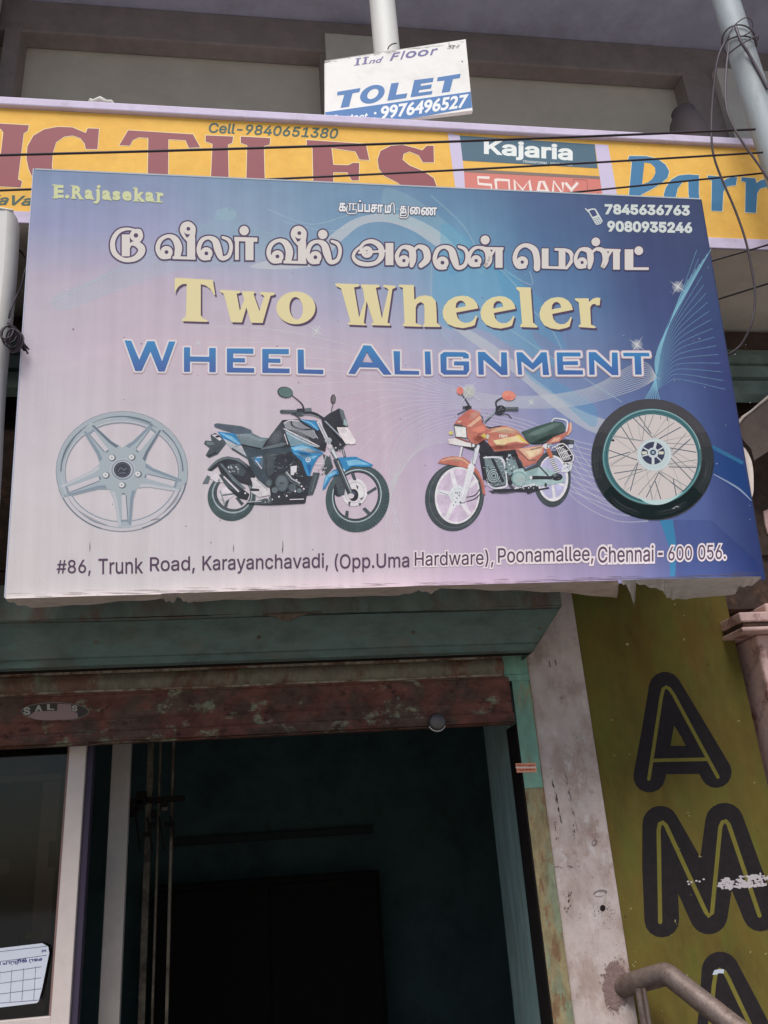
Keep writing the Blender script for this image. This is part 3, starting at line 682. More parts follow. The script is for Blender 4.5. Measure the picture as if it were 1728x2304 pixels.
ROWS = [
 (0.00, [(120,138,170),(126,140,170),(122,148,176),(108,140,170),(92,126,162),(76,98,140),(64,74,112),(60,70,108)]),
 (0.15, [(146,150,182),(152,154,184),(142,160,186),(118,154,184),(104,150,182),(78,108,150),(64,74,118),(60,72,112)]),
 (0.30, [(184,172,186),(190,174,188),(184,172,190),(164,164,190),(128,160,190),(90,126,168),(66,78,126),(54,70,116)]),
 (0.45, [(196,184,194),(198,180,192),(200,182,192),(194,176,192),(164,164,192),(112,132,172),(72,88,136),(54,64,116)]),
 (0.60, [(199,189,195),(201,189,195),(201,186,195),(199,176,190),(172,160,192),(124,138,182),(78,98,150),(50,62,116)]),
 (0.75, [(205,197,200),(205,196,199),(203,191,197),(201,180,194),(186,165,196),(148,144,186),(84,102,160),(40,58,116)]),
 (0.90, [(208,200,200),(206,198,200),(204,194,198),(204,187,197),(190,170,194),(152,140,176),(84,100,156),(42,56,112)]),
 (1.00, [(208,200,200),(206,198,200),(204,194,198),(204,187,197),(186,166,190),(146,134,170),(80,94,148),(42,56,112)])]
def soften(c, u, v):
    g = 0.3*c[0]+0.55*c[1]+0.15*c[2]; k = 1.0 if u < 0.25 else 0.92 if u < 0.6 else 0.9
    return tuple(g+(x-g)*k for x in c)
US = [0, .15, .3, .45, .6, .75, .9, 1.0]; cur = None
for q, (v, cs) in enumerate(ROWS):
    r = N.new('ShaderNodeValToRGB'); r.color_ramp.interpolation = 'EASE'; el = r.color_ramp.elements
    for i, c in enumerate(cs):
        x = el[i] if i < 2 else el.new(US[i])
        x.position = US[i]; x.color = base(soften(c, US[i], v), KLIT)
    el[0].position = 0; L.new(um.outputs[0], r.inputs[0])
    if cur is None: cur = r.outputs[0]
    else:
        mr = N.new('ShaderNodeMapRange'); mr.inputs[1].default_value = (1-ROWS[q-1][0])*BHGT; mr.inputs[2].default_value = (1-v)*BHGT
        L.new(sx.outputs[1], mr.inputs[0]); mx = N.new('ShaderNodeMix'); mx.data_type = 'RGBA'
        L.new(mr.outputs[0], mx.inputs[0]); L.new(cur, mx.inputs[6]); L.new(r.outputs[0], mx.inputs[7]); cur = mx.outputs[2]
bpn = N.new('ShaderNodeBump'); bpn.inputs['Strength'].default_value = 0.25; bpn.inputs['Distance'].default_value = 0.03
n3 = N.new('ShaderNodeTexNoise'); n3.inputs['Scale'].default_value = 2.6; n3.inputs['Detail'].default_value = 3; L.new(tc.outputs['Object'], n3.inputs[0]); L.new(n3.outputs[0], bpn.inputs['Height']); L.new(bpn.outputs[0], pb.inputs['Normal'])
# weathering: vertical streaks and faint cloth weave
mp1 = N.new('ShaderNodeMapping'); mp1.inputs['Scale'].default_value = (11, 0.45, 1); L.new(tc.outputs['Object'], mp1.inputs[0])
n1 = N.new('ShaderNodeTexNoise'); n1.inputs['Scale'].default_value = 2.2; n1.inputs['Detail'].default_value = 6; L.new(mp1.outputs[0], n1.inputs[0])
n2 = N.new('ShaderNodeTexNoise'); n2.inputs['Scale'].default_value = 260; n2.inputs['Detail'].default_value = 2; L.new(tc.outputs['Object'], n2.inputs[0])
ad = N.new('ShaderNodeMath'); ad.operation = 'ADD'; L.new(n1.outputs[0], ad.inputs[0]); L.new(n2.outputs[0], ad.inputs[1])
m1 = N.new('ShaderNodeMapRange'); m1.inputs[1].default_value = 0.6; m1.inputs[2].default_value = 1.4; m1.inputs[3].default_value = 0.88; m1.inputs[4].default_value = 1.09; L.new(ad.outputs[0], m1.inputs[0])
hv = N.new('ShaderNodeHueSaturation'); L.new(m1.outputs[0], hv.inputs['Value']); L.new(cur, hv.inputs['Color']); L.new(hv.outputs[0], pb.inputs['Base Color'])

flexw = mat('flex_back_white', (188, 175, 167), 0.60, 0.6, var=0.08, scale=9, grime=0.5, gscale=12, gcol=(130, 112, 100))
flexedge = ink((176, 184, 192)); framem = mat('angle_iron', (60, 48, 44), 0.8, 0.8, var=0.3)
# sheet, very slightly slack between its edges
b = MB(); nx, ny = 56, 34
def slack(x, y):
    u, v = x/BWID, y/BHGT; e_ = min(1, 14*u, 14*(1-u))*min(1, 10*v, 10*(1-v))
    return 0.0
vs_ = [(BWID*i/nx, BHGT*j/ny, 0) for j in range(ny+1) for i in range(nx+1)]
b.add(vs_, [(j*(nx+1)+i, j*(nx+1)+i+1, (j+1)*(nx+1)+i+1, (j+1)*(nx+1)+i) for j in range(ny) for i in range(nx)], pm)
sheet = b.build('printed_sheet', bb)
b = MB()
b.box(0.004, BWID-0.004, BHGT-0.0015, BHGT+0.0045, -0.10, 0.001, flexedge)  # pale top and left strips: light caught by the fold, put into colour
b.box(-0.004, -0.0005, 0.004, BHGT+0.004, -0.10, 0.001, mat('flex_side', (170, 172, 190), 0.7, 0.7)); b.box(BWID+0.0005, BWID+0.004, 0.005, BHGT, -0.06, 0.0, mat('flex_side_blue', (50, 58, 92), 0.8, 0.7))
b.build('wrapped_edge', bb)
b = MB()
for x0, x1, y0, y1 in ((0.012, BWID-0.012, 0.03, 0.065), (0.012, BWID-0.012, BHGT-0.05, BHGT-0.01), (0.012, 0.05, 0.066, BHGT-0.051), (BWID-0.05, BWID-0.012, 0.066, BHGT-0.051), (0.85, 0.885, 0.066, BHGT-0.051), (1.7, 1.735, 0.066, BHGT-0.051)):
    b.box(x0, x1, y0, y1, -0.098, -0.062, framem)
for x in (0.35, 1.3, 2.2):
    b.box(x, x+0.035, 0.2, 0.235, -0.60, -0.099, framem); b.box(x, x+0.035, 1.2, 1.235, -0.108, -0.099, framem)
b.build('frame', bb)
b = MB(); b.box(0.01, BWID-0.01, 0.012, BHGT-0.012, -0.0615, -0.055, mat('dark_backing', (40, 36, 40), 0.8, 0.9)); b.build('backing', bb)
# the wrap under the lower edge, torn and hanging
F_un = Frame(F_bb.O, UX, F_bb.N)              # plane through the lower edge, running back
def under(x, y, drop=0.0):
    d = ray(x, y); n = F_bb.V; t = n.dot(F_bb.O - n*0.002 - EYE)/n.dot(d); p = EYE + d*t - F_bb.O
    return Vector((p.dot(F_bb.U), p.dot(F_bb.V)-drop, p.dot(F_bb.N)))
def flap(name, pts, m, curl=0.0, lab=None, wn_=10):
    """pts: (x_px, y_front_px, y_back_px) along the edge"""
    b = MB(); vs_ = []; k = 5
    P = []
    for i in range(len(pts)-1):
        for q in range(wn_): t = q/wn_; P.append(tuple(a_+(c_-a_)*t for a_, c_ in zip(pts[i], pts[i+1])))
    P.append(pts[-1])
    for i, (x, yf, yb) in enumerate(P):
        for j in range(k+1):
            t = j/k; v = under(x, yf+(yb-yf)*t, 0.0); v.y -= curl*t*t*(0.7+0.3*math.sin(i*0.7)) + 0.0015*math.sin(i*0.9+j)*t; vs_.append(v)
    w_ = k+1
    b.add(vs_, [(i*w_+j, (i+1)*w_+j, (i+1)*w_+j+1, i*w_+j+1) for i in range(len(P)-1) for j in range(k)], m, True)
    o = b.build(name, bb)
    if lab: o['label'] = lab
    return o
flap('torn_wrap', [(14, 1347, 1349), (40, 1346, 1359), (78, 1345, 1366), (200, 1341, 1358), (364, 1337, 1345)], flexw, 0.004)
flap('torn_wrap', [(362, 1336, 1342), (372, 1335, 1350), (392, 1334, 1353), (400, 1334, 1338)], mat('flex_fold', (176, 164, 160), 0.62, 0.6, var=0.1), 0.006)
flap('torn_wrap', [(396, 1334, 1337), (412, 1334, 1351), (426, 1333, 1355), (440, 1333, 1352), (600, 1328, 1346), (760, 1324, 1342), (900, 1320, 1338), (940, 1318, 1330)], flexw, 0.003)
flap('torn_wrap', [(940, 1318, 1326), (970, 1317, 1334), (990, 1317, 1322), (1100, 1314, 1326), (1250, 1310, 1330), (1388, 1306, 1344), (1391, 1306, 1326)], flexw, 0.004)
flap('torn_wrap', [(1398, 1305, 1306), (1412, 1305, 1316), (1424, 1304, 1350), (1427, 1304, 1358), (1429, 1304, 1340), (1430, 1304, 1306)], mat('flex_tip', (226, 220, 220), 0.58, 0.5, var=0.05), 0.012, 'pointed white strip of torn flex hanging down')
flap('torn_wrap', [(1430, 1304, 1309), (1460, 1303, 1318), (1490, 1302, 1326), (1500, 1302, 1342), (1515, 1302, 1347), (1560, 1301, 1344), (1654, 1298, 1335), (1662, 1298, 1318), (1690, 1297, 1316), (1712, 1297, 1300)], mat('flex_back_lit', (214, 202, 194), 0.60, 0.6, var=0.1, scale=9, grime=0.5, gscale=12, gcol=(140, 122, 110)), 0.006)  # paler copy of the flex, brighter light here put into its colour
b = MB()                                       # flap bulging from the right edge
pr = [(560, 470, 0), (600, 490, 1), (640, 522, 2), (690, 620, 3), (708, 720, 3), (712, 830, 3), (708, 930, 3), (680, 1000, 2), (655, 1055, 0)]
lf = [(560, 470), (572, 540), (585, 610), (600, 700), (615, 790), (630, 880), (640, 950), (648, 1010), (655, 1055)]
vs_ = []
for (x, y, dd), (x2, y2) in zip(catmull(pr, 4), catmull(lf, 4)):
    for t in (0, 0.5, 1):
        X_, Y_ = 1528+(x2+(x-x2)*t)/4.095, 880+(y2+(y-y2)*t)/4.095; q = F_bb.loc(X_, Y_); vs_.append((q[0], q[1], -0.02*t-0.012*math.sin(math.pi*t)))
nn = len(vs_)//3
b.add(vs_, [(3*i+j, 3*i+3+j, 3*i+4+j, 3*i+1+j) for i in range(nn-1) for j in range(2)], flexw, True)
o = b.build('torn_wrap', bb); o['label'] = 'crescent shaped flap of pale flex bulging from the right edge'

def printed(name, fn, h, parent=sheet, label=None):
    PRINT[0] = fn.__name__ in ('bike1', 'bike2')
    A = Art(F_bb, h); fn(A); PRINT[0] = False; o = A.build(name, parent)
    if label: o['label'] = label
    return o

# swirls and line fans of the print
def swirls(A):
    A.dh = 0.0000012
    lb = (190, 222, 240)
    A.zoom(0, 0, 1)
    A.poly([(120, 668), (240, 612), (400, 520), (470, 500), (486, 480), (500, 468), (520, 468), (532, 478), (532, 495), (600, 520), (700, 560), (560, 590), (400, 610), (250, 660), (140, 700)], film(lb, 0.14), smooth=True)
    A.ell(509, 482, 24, 15, film(lb, 0.25))
    A.poly([(560, 600), (700, 560), (755, 520), (800, 492), (860, 480), (930, 490), (1000, 530), (1040, 580), (990, 560), (930, 520), (870, 500), (815, 506), (770, 540), (700, 600)], film((225, 232, 240), 0.5), smooth=True)
    A.poly([(864, 425), (920, 440), (980, 480), (1050, 545), (1090, 620), (1020, 560), (960, 520), (900, 500), (864, 490)], film(lb, 0.2), smooth=True)
    A.poly([(1000, 500), (1080, 560), (1160, 620), (1190, 680), (1200, 760), (1265, 830), (1170, 790), (1080, 740), (1010, 740), (975, 700), (975, 620), (990, 560)], film((130, 200, 230), 0.3), smooth=True)
    A.poly([(1120, 610), (1180, 640), (1230, 690), (1265, 760), (1272, 790), (1230, 760), (1180, 730), (1140, 680)], film((120, 190, 225), 0.25), smooth=True)
    A.poly([(1010, 730), (1060, 745), (1130, 790), (1200, 850), (1300, 920), (1400, 960), (1340, 975), (1250, 920), (1170, 850), (1090, 790)], film((225, 235, 242), 0.42), smooth=True)
    A.poly([(1160, 800), (1240, 850), (1330, 905), (1345, 940), (1330, 960), (1260, 900), (1190, 850)], film((110, 190, 225), 0.25), smooth=True)
    A.poly([(1010, 620), (1085, 600), (1190, 640), (1180, 580), (1110, 555), (1040, 560)], film((120, 180, 215), 0.16), smooth=True)
    A.poly([(1484, 1170), (1514, 1170), (1522, 1230), (1519, 1297), (1508, 1297), (1506, 1230)], film((64, 150, 190), 0.6)); A.poly([(1514, 1170), (1600, 1170), (1700, 1260), (1712, 1297), (1519, 1297), (1522, 1230)], film((34, 64, 140), 0.14))
    A.poly([(1600, 1004), (1672, 1042), (1676, 1054), (1690, 1124), (1605, 1068)], film((34, 84, 150), 0.35)); A.line([(1600, 1004), (1672, 1042)], 8, film((70, 150, 190), 0.4)); A.vs([(1606, 1067, 2), (1660, 1098, 4), (1690, 1126, 2)], film((180, 196, 220), 0.55))
    pass
    # thin lines
    th, th2, ed = film((226, 230, 240), 0.4), film((130, 178, 205), 0.36), film((200, 225, 240), 0.32)
    def fan(a_, c_, n, m, w=1.9):
        for i in range(n):
            t = i/(n-1); A.line([(p[0]*(1-t)+q[0]*t, p[1]*(1-t)+q[1]*t) for p, q in zip(a_, c_)], w, m, True, n=7)
    fan([(430, 735), (640, 745), (860, 800), (1010, 868), (1160, 892), (1320, 874), (1440, 815), (1478, 850)], [(868, 1190), (872, 1100), (900, 985), (1000, 925), (1120, 918), (1280, 915), (1420, 880), (1480, 850)], 13, th)
    fan([(880, 1040), (940, 955), (1060, 925), (1180, 945), (1290, 990), (1380, 1010)], [(868, 1200), (884, 1100), (950, 1010), (1080, 1000), (1250, 1090), (1458, 1172)], 11, th)
    fan([(1290, 990), (1320, 1040), (1380, 1090), (1440, 1110)], [(1250, 1050), (1290, 1120), (1380, 1170), (1458, 1173)], 6, th)
    fan([(1476, 870), (1492, 760), (1528, 672), (1568, 562)], [(1476, 880), (1500, 862), (1528, 853), (1632, 876)], 17, th2, 1.8)
    fan([(1450, 900), (1475, 850), (1492, 770), (1540, 640)], [(1484, 900), (1476, 850), (1486, 770), (1600, 560)], 8, film((150, 205, 225), 0.6), 1.5)
    fan([(875, 1060), (900, 1110), (880, 1200), (862, 1290)], [(905, 1060), (868, 1110), (905, 1200), (890, 1290)], 6, th, 1.4)
    for l in ([(970, 440), (1040, 505), (1085, 570), (1190, 640), (1192, 610)], [(1050, 560), (1130, 610), (1190, 680)], [(975, 560), (970, 650), (990, 740), (1040, 800)], [(1130, 730), (1250, 810), (1400, 905)], [(1200, 700), (1240, 740), (1270, 800)], [(600, 470), (700, 505), (800, 480), (900, 470)], [(640, 500), (740, 520), (800, 505)], [(120, 680), (260, 610), (400, 545)]):
        A.line(l, 2.2, ed, True)
    for x, y, r_ in ((1525, 645, 15), (1433, 776, 15), (1056, 882, 13), (712, 745, 14), (1195, 905, 8), (445, 773, 8)):
        for k in range(4): A.ell(x, y, r_*(0.85-0.2*k), r_*(0.85-0.2*k), film((225, 240, 235), 0.18), n=20)
        for an, l in ((35, 1.6), (125, 1.6), (80, 0.9)):
            c, q = math.cos(math.radians(an))*r_*l, math.sin(math.radians(an))*r_*l; A.poly([(x-c, y-q), (x+q*0.05, y-c*0.05), (x+c, y+q), (x-q*0.05, y+c*0.05)], film((240, 250, 245), 0.75))
    d = ink((110, 104, 112))
    for k in range(60): A.ell(random.uniform(40, 1600), random.uniform(420, 1290), random.uniform(.6, 1.8), random.uniform(.8, 3.0), random.choice([d, ink((150, 146, 152))]), n=6)
    for x, y, l in ((222, 1060, 26), (225, 1080, 20), (202, 1220, 22), (636, 1215, 30), (635, 1232, 12), (525, 1225, 18)): A.vs([(x, y, .6), (x+.5, y+l*.5, 2.2), (x, y+l, .5)], film((90, 84, 92), 0.6))
    for k in range(26): x = random.uniform(1390, 1690); y = random.uniform(650, 1200); A.ell(x, y, random.uniform(.8, 2.2), random.uniform(.6, 1.6), film((200, 205, 215), 0.5), n=6)
    # grime along the lower edge
    for k in range(160):
        x = random.uniform(20, 1690); y = 1347-(x-12)*0.0293-abs(random.gauss(0, 5))-1.5; A.ell(x, y, random.uniform(6, 40), random.uniform(.5, 1.4), film((104, 92, 90), random.choice([.14, .22, .3])), n=8)
printed('printed_swirls', swirls, 0.0001)

# ---- pictures on the print
def alloy(A):
    A.dh = 0.000002; A.zoom(110, 910, 5.027)
    S1, S2, S3, D1, D2 = ink((166, 174, 180)), ink((188, 188, 194)), ink((134, 146, 158)), ink((108, 118, 130)), ink((198, 192, 196))
    A.ell(826, 758, 748, 682, ink((120, 122, 140)), 0, (826, 758, 742, 676, 0)); A.ell(826, 758, 742, 676, D2, 0, (826, 766, 640, 560, 0))
    up = [(826+742*math.cos(t), 758-676*math.sin(t)) for t in (math.pi*(k/30*1.16-0.08) for k in range(31))]
    lo = [(826+655*math.cos(t), 760-572*math.sin(t)) for t in (math.pi*(k/30*1.16-0.08) for k in range(30, -1, -1))]
    A.poly(up+lo, S1)
    up2 = [(826+690*math.cos(t), 758-622*math.sin(t)) for t in (math.pi*(k/30*1.0) for k in range(31))]
    A.line(up2, 16, D1); A.ell(826, 766, 650, 568, S3, 0, (826, 766, 638, 556, 0))
    A.line([(826+690*math.cos(t), 762+630*math.sin(t)) for t in (math.pi*(k/24*0.8+0.1) for k in range(25))], 9, ink((150, 152, 162)))
    A.line([(826+735*math.cos(t), 760+672*math.sin(t)) for t in (math.pi*(k/24*0.34+0.06) for k in range(25))], 14, D1); A.line([(826+742*math.cos(t), 760+676*math.sin(t)) for t in (math.pi*(k/24*0.3+0.6) for k in range(25))], 12, D1)
    for tx, ty in ((430, 248), (1235, 232), (1515, 925), (862, 1400), (130, 995)):
        dx, dy = tx-832, ty-742; l = math.hypot(dx, dy); dx, dy = dx/l, dy/l; nx, ny = -dy, dx
        q = lambda r, w: (832+dx*r+nx*w, 742+dy*r+ny*w)
        A.poly([q(60, -180), q(230, -150), q(330, -112), q(l, -70), q(l, 70), q(330, 112), q(230, 150), q(60, 180)], S1)
        A.poly([q(235, -140), q(330, -108), q(l-30, -68), q(l-30, -44), q(330, -72), q(240, -95)], S3); A.poly([q(235, 140), q(330, 108), q(l-30, 68), q(l-30, 46), q(330, 76), q(240, 100)], D1 if ty < 600 else S2)
        A.poly([q(285, -26), q(l-78, -36), q(l-78, 28), q(285, 22)], D2); A.line([q(285, -28), q(l-60, -38)], 10, D1); A.line([q(l-84, -40), q(l-84, 40)], 26, S3); A.line([q(270, -20), q(270, 20)], 14, D1)
    for q in range(8): A.vs([(826+(700-q*4)*math.cos(.3+q*.75), 758+(634-q*4)*math.sin(.3+q*.75), 6), (826+(700-q*4)*math.cos(.55+q*.75), 758+(634-q*4)*math.sin(.55+q*.75), 34), (826+(700-q*4)*math.cos(.85+q*.75), 758+(634-q*4)*math.sin(.85+q*.75), 6)], film((222, 226, 230) if q % 2 else (120, 134, 146), 0.3))
    A.ell(832, 740, 190, 176, S1); A.ell(835, 740, 140, 126, S2); A.ell(835, 742, 130, 118, S3, 0, (835, 738, 112, 100, 0)); A.ell(832, 740, 97, 90, ink((66, 68, 80))); A.ell(832, 740, 84, 78, ink((96, 98, 108)), 0, (832, 740, 78, 72, 0))
    for l in ([(780, 760), (810, 715), (850, 745)], [(850, 745), (880, 720)], [(790, 780), (870, 775)]): A.line(l, 9, ink((120, 122, 130)))
    for x, y in ((712, 602), (935, 596), (1006, 787), (825, 910), (642, 799)):
        A.ell(x+6, y+4, 40, 38, ink((92, 96, 104))); A.ell(x, y, 31, 30, ink((214, 212, 212))); A.ell(x, y, 12, 12, ink((168, 168, 172)))
    for k in range(9): A.line([(1155+k*11, 1318-k*2), (1160+k*11+random.uniform(-4, 8), 1302-k*2)], 5, ink((96, 92, 100)))
printed('printed_alloy_wheel', alloy, 0.0007, label='printed silver five spoke alloy wheel')

def spokew(A):
    A.dh = 0.000002; A.zoom(1310, 880, 5.184)
    T, T2, Rm, W_, H = ink((70, 68, 72)), ink((52, 62, 64)), ink((70, 112, 116)), ink((205, 194, 190)), ink((190, 202, 204))
    A.ell(820, 800, 724, 700, T, 40, (815, 762, 574, 556, 20))
    for q in range(5):
        a0, a1 = -0.16+q*0.09, 1.16-q*0.09
        A.poly([(820+(720*math.cos(t)), 806+694*math.sin(t)) for t in (math.pi*(a0+(a1-a0)*k/30) for k in range(31))] + [(815+585*math.cos(t), 766+566*math.sin(t)) for t in (math.pi*(a0+(a1-a0)*k/30) for k in range(30, -1, -1))], film((44, 58, 60), 0.17))
    for q in range(22): A.vs([(815+(640+q % 5*14)*math.cos(q*.9), 790+(620+q % 5*13)*math.sin(q*.9), 4), (815+(640+q % 5*14)*math.cos(q*.9+.3), 790+(620+q % 5*13)*math.sin(q*.9+.3), 9), (815+(640+q % 5*14)*math.cos(q*.9+.6), 790+(620+q % 5*13)*math.sin(q*.9+.6), 3)], film((120, 122, 126), 0.2))
    A.ell(815, 765, 578, 560, Rm, 20, (824, 778, 522, 503, 20)); A.ell(824, 778, 523, 504, W_, 20)
    A.line([(815+566*math.cos(t), 762+546*math.sin(t)) for t in (math.pi*(1+k/30*0.95) for k in range(31))], 9, ink((150, 184, 184)))
    A.ell(818, 770, 546, 528, ink((50, 80, 88)), 20, (818, 770, 538, 520, 20)); A.line([(815+570*math.cos(t), 764+550*math.sin(t)) for t in (math.pi*(0.06+k/30*0.98) for k in range(31))], 16, ink((96, 150, 152)))
    A.vs([(640, 1222, 8), (740, 1280, 34), (850, 1300, 54), (960, 1290, 44), (1060, 1250, 26), (1170, 1180, 6)], ink((186, 208, 206)))
    for q, (x0, y0, x1, y1) in enumerate(((590, 310, 820, 545), (740, 280, 700, 575), (445, 400, 630, 685), (340, 525, 680, 580), (310, 690, 640, 805), (335, 865, 630, 690), (310, 785, 560, 710), (420, 1035, 750, 915), (370, 960, 700, 910), (490, 1100, 640, 840),
        (560, 1165, 650, 830), (650, 1215, 870, 950), (745, 1240, 900, 935), (1230, 1120, 910, 935), (1180, 1170, 890, 950), (1320, 965, 1030, 725), (1285, 1045, 1030, 780), (1350, 800, 1005, 850), (1330, 890, 1010, 885), (1310, 628, 965, 605), (1330, 715, 1000, 660),
        (1210, 490, 1030, 705), (1260, 560, 1060, 740), (1070, 370, 835, 540), (1150, 420, 890, 560), (830, 280, 770, 430), (660, 290, 800, 500), (515, 350, 600, 580), (1095, 1215, 1060, 1020), (820, 1265, 790, 1100), (915, 1260, 850, 1050), (910, 285, 915, 330), (990, 300, 992, 350))):
        A.line([(x0, y0), (x1, y1)], 10 if q % 2 == 0 else 7, ink((72, 88, 100)) if q % 2 == 0 else ink((116, 124, 130)))
    for q in range(18): A.line([(840+190*math.cos(q*.349), 742+180*math.sin(q*.349)), (824+520*math.cos(q*.349+(.5 if q % 2 else -.5)), 778+500*math.sin(q*.349+(.5 if q % 2 else -.5)))], 5, ink((158, 158, 160)))
    A.ell(840, 742, 200, 190, H); A.ell(840, 745, 186, 176, ink((206, 214, 214)), 0, (840, 745, 176, 168, 0)); A.ell(825, 725, 136, 132, ink((60, 64, 86)))
    for k in range(6):
        t = math.pi/2+k*math.pi/3+0.25*(k % 2); A.line([(825, 725), (825+132*math.cos(t), 725+130*math.sin(t))], 14 if k % 3 else 30, ink((206, 210, 212)))
    for x in (725, 920): A.poly([(x-30, 705), (x+30, 705), (x+26, 738), (x-26, 738)], ink((210, 208, 190)))
    A.ell(825, 720, 62, 60, ink((196, 204, 208))); A.ell(825, 716, 36, 34, ink((60, 70, 92))); A.ell(825, 716, 18, 17, ink((150, 166, 180))); A.ell(358, 575, 18, 13, ink((60, 60, 66)))
    for k in range(6): A.ell(1060+k*12, 1362-k*3+random.uniform(-8, 8), 7, 5, ink((190, 192, 190)), n=7)
printed('printed_spoke_wheel', spokew, 0.0007, label='printed black tyred wheel with wire spokes')

def bike1(A):
    A.dh = 0.000002; A.zoom(450, 860, 3.77)
    K, K2, K3, G, B, B2, B3, T, Wt, Sv = (ink(c) for c in ((50, 52, 58), (70, 78, 82), (98, 108, 112), (132, 138, 142), (56, 128, 176), (122, 176, 206), (40, 96, 146), (70, 84, 86), (206, 196, 200), (164, 168, 172)))
    pk = ink((200, 184, 192))
    # rear wheel
    A.ell(268, 972, 204, 206, T, 20, (272, 948, 170, 160, 20)); A.ell(272, 950, 172, 162, ink((150, 160, 166)), 20, (274, 946, 162, 153, 20)); A.ell(274, 946, 162, 153, K2, 20, (284, 940, 142, 136, 20))
    for l in ([(226, 990), (248, 995), (222, 1085), (196, 1078)], [(300, 982), (322, 975), (374, 1030), (350, 1046)]): A.poly(l, K2)
    A.poly([(150, 900), (250, 890), (290, 960), (220, 1010), (160, 990)], Wt); A.line([(170, 920), (210, 1040)], 12, G); A.line([(190, 960), (330, 940)], 14, K3)
    for k in range(16): t = math.pi*(0.08+0.5*k/16); A.line([(268+198*math.cos(t), 972+200*math.sin(t)), (270+180*math.cos(t+.05), 962+182*math.sin(t+.05))], 5, K)
    # front wheel
    A.ell(1336, 986, 268, 290, T, 22, (1326, 962, 188, 206, 18)); A.ell(1326, 962, 190, 208, K, 18, (1326, 962, 182, 199, 18)); A.ell(1330, 964, 208, 228, ink((178, 188, 192)), 20, (1330, 964, 200, 220, 20))
    for k in range(34):
        t = -0.9+k*0.105; A.line([(1336+266*math.cos(t), 986+286*math.sin(t)), (1334+228*math.cos(t+.09), 976+246*math.sin(t+.09))], 5, ink((50, 64, 66)))
    A.ell(1310, 935, 108, 118, ink((214, 206, 208)), 15); A.ell(1312, 935, 84, 92, ink((186, 182, 188)), 15, (1312, 935, 76, 84, 15))
    for l in ([(1275, 765), (1308, 770), (1328, 832), (1300, 832)], [(1490, 886), (1500, 905), (1424, 952), (1412, 936)], [(1376, 1076), (1400, 1060), (1460, 1118), (1440, 1140)], [(1236, 1088), (1262, 1094), (1256, 1158), (1226, 1150)], [(1320, 870), (1345, 885), (1338, 915)], [(1355, 990), (1392, 970), (1372, 1000)], [(1340, 1030), (1368, 1022), (1358, 1050)], [(1255, 1020), (1280, 1010), (1268, 1060)]): A.poly(l, K2)
    A.ell(1180, 905, 46, 66, K, 8); A.ell(1302, 958, 42, 52, K); A.ell(1298, 950, 18, 22, ink((90, 90, 120)))
    A.poly([(1148, 820), (1200, 780), (1240, 800), (1225, 960), (1170, 965)], K2)
    # tail
    A.poly([(88, 448), (130, 430), (195, 470), (222, 520), (150, 612), (76, 642), (48, 620), (82, 560), (34, 522), (44, 495), (100, 498)], K2); A.poly([(50, 505), (110, 505), (125, 530), (60, 535)], K3); A.poly([(60, 625), (130, 590), (150, 600), (78, 636)], K)
    A.poly([(100, 448), (145, 444), (185, 485), (165, 496)], Wt); A.ell(148, 462, 18, 10, K)
    A.poly([(148, 418), (300, 436), (360, 530), (330, 536), (262, 562), (195, 480)], B); A.poly([(160, 425), (270, 460), (345, 525), (320, 530)], B2); A.poly([(195, 478), (300, 520), (330, 535), (262, 562)], Sv); A.line([(205, 470), (320, 530)], 10, B3)
    A.poly([(118, 358), (145, 348), (350, 372), (434, 404), (442, 432), (300, 438), (190, 405), (125, 380)], ink((82, 92, 104))); A.line([(150, 352), (350, 376), (430, 408)], 8, K3)
    # frame and swing arm
    A.poly([(262, 555), (335, 545), (412, 622), (400, 650), (380, 640), (280, 570)], Sv); A.line([(270, 562), (405, 645)], 16, K2)
    A.poly([(350, 530), (520, 562), (700, 535), (780, 545), (790, 620), (660, 620), (560, 700), (600, 880), (545, 900), (430, 740), (398, 632)], ink((62, 72, 80)))
    A.poly([(430, 640), (520, 620), (540, 650), (525, 740), (470, 700)], ink((86, 102, 116))); A.poly([(465, 640), (520, 630), (500, 690), (470, 680)], B); A.line([(470, 660), (525, 735)], 8, Wt); A.line([(480, 640), (530, 636)], 6, Wt)
    A.poly([(555, 600), (660, 596), (650, 640), (630, 760), (580, 830), (545, 720), (535, 650)], K2); A.line([(590, 620), (660, 614)], 7, K3); A.line([(560, 640), (560, 760), (600, 850)], 8, K)
    # fender and exhaust
    A.poly([(20, 862), (60, 790), (80, 720), (150, 655), (235, 628), (335, 648), (432, 722), (470, 800), (430, 880), (330, 850), (250, 790), (170, 700), (90, 760), (66, 860)], K); A.vs([(70, 740, 14), (150, 668, 22), (235, 642, 22), (330, 664, 16), (400, 720, 8)], K3); A.poly([(230, 700), (330, 690), (390, 750), (370, 800), (280, 780)], K2)
    for k in range(14): A.ell(random.uniform(230, 350), random.uniform(705, 790), random.uniform(4, 12), random.uniform(3, 8), random.choice([Wt, G, Sv]), random.uniform(0, 90), n=8)
    A.poly([(140, 690), (165, 670), (330, 880), (420, 950), (400, 1000), (330, 985), (235, 900)], K); A.poly([(165, 690), (185, 690), (300, 820), (390, 900), (360, 905), (280, 840)], K3); A.poly([(150, 790), (190, 775), (260, 840), (345, 920), (330, 940), (230, 890)], K2); A.line([(200, 800), (330, 930)], 12, Wt)
    A.poly([(70, 752), (145, 768), (200, 850), (130, 845), (60, 795)], Wt); A.poly([(20, 862), (60, 790), (90, 800), (70, 860)], K3); A.ell(162, 834, 12, 12, G)
    # engine
    A.poly([(640, 620), (780, 590), (870, 660), (925, 800), (1015, 775), (960, 950), (905, 965), (895, 1022), (520, 1034), (600, 965), (590, 880), (560, 830), (620, 770)], K)
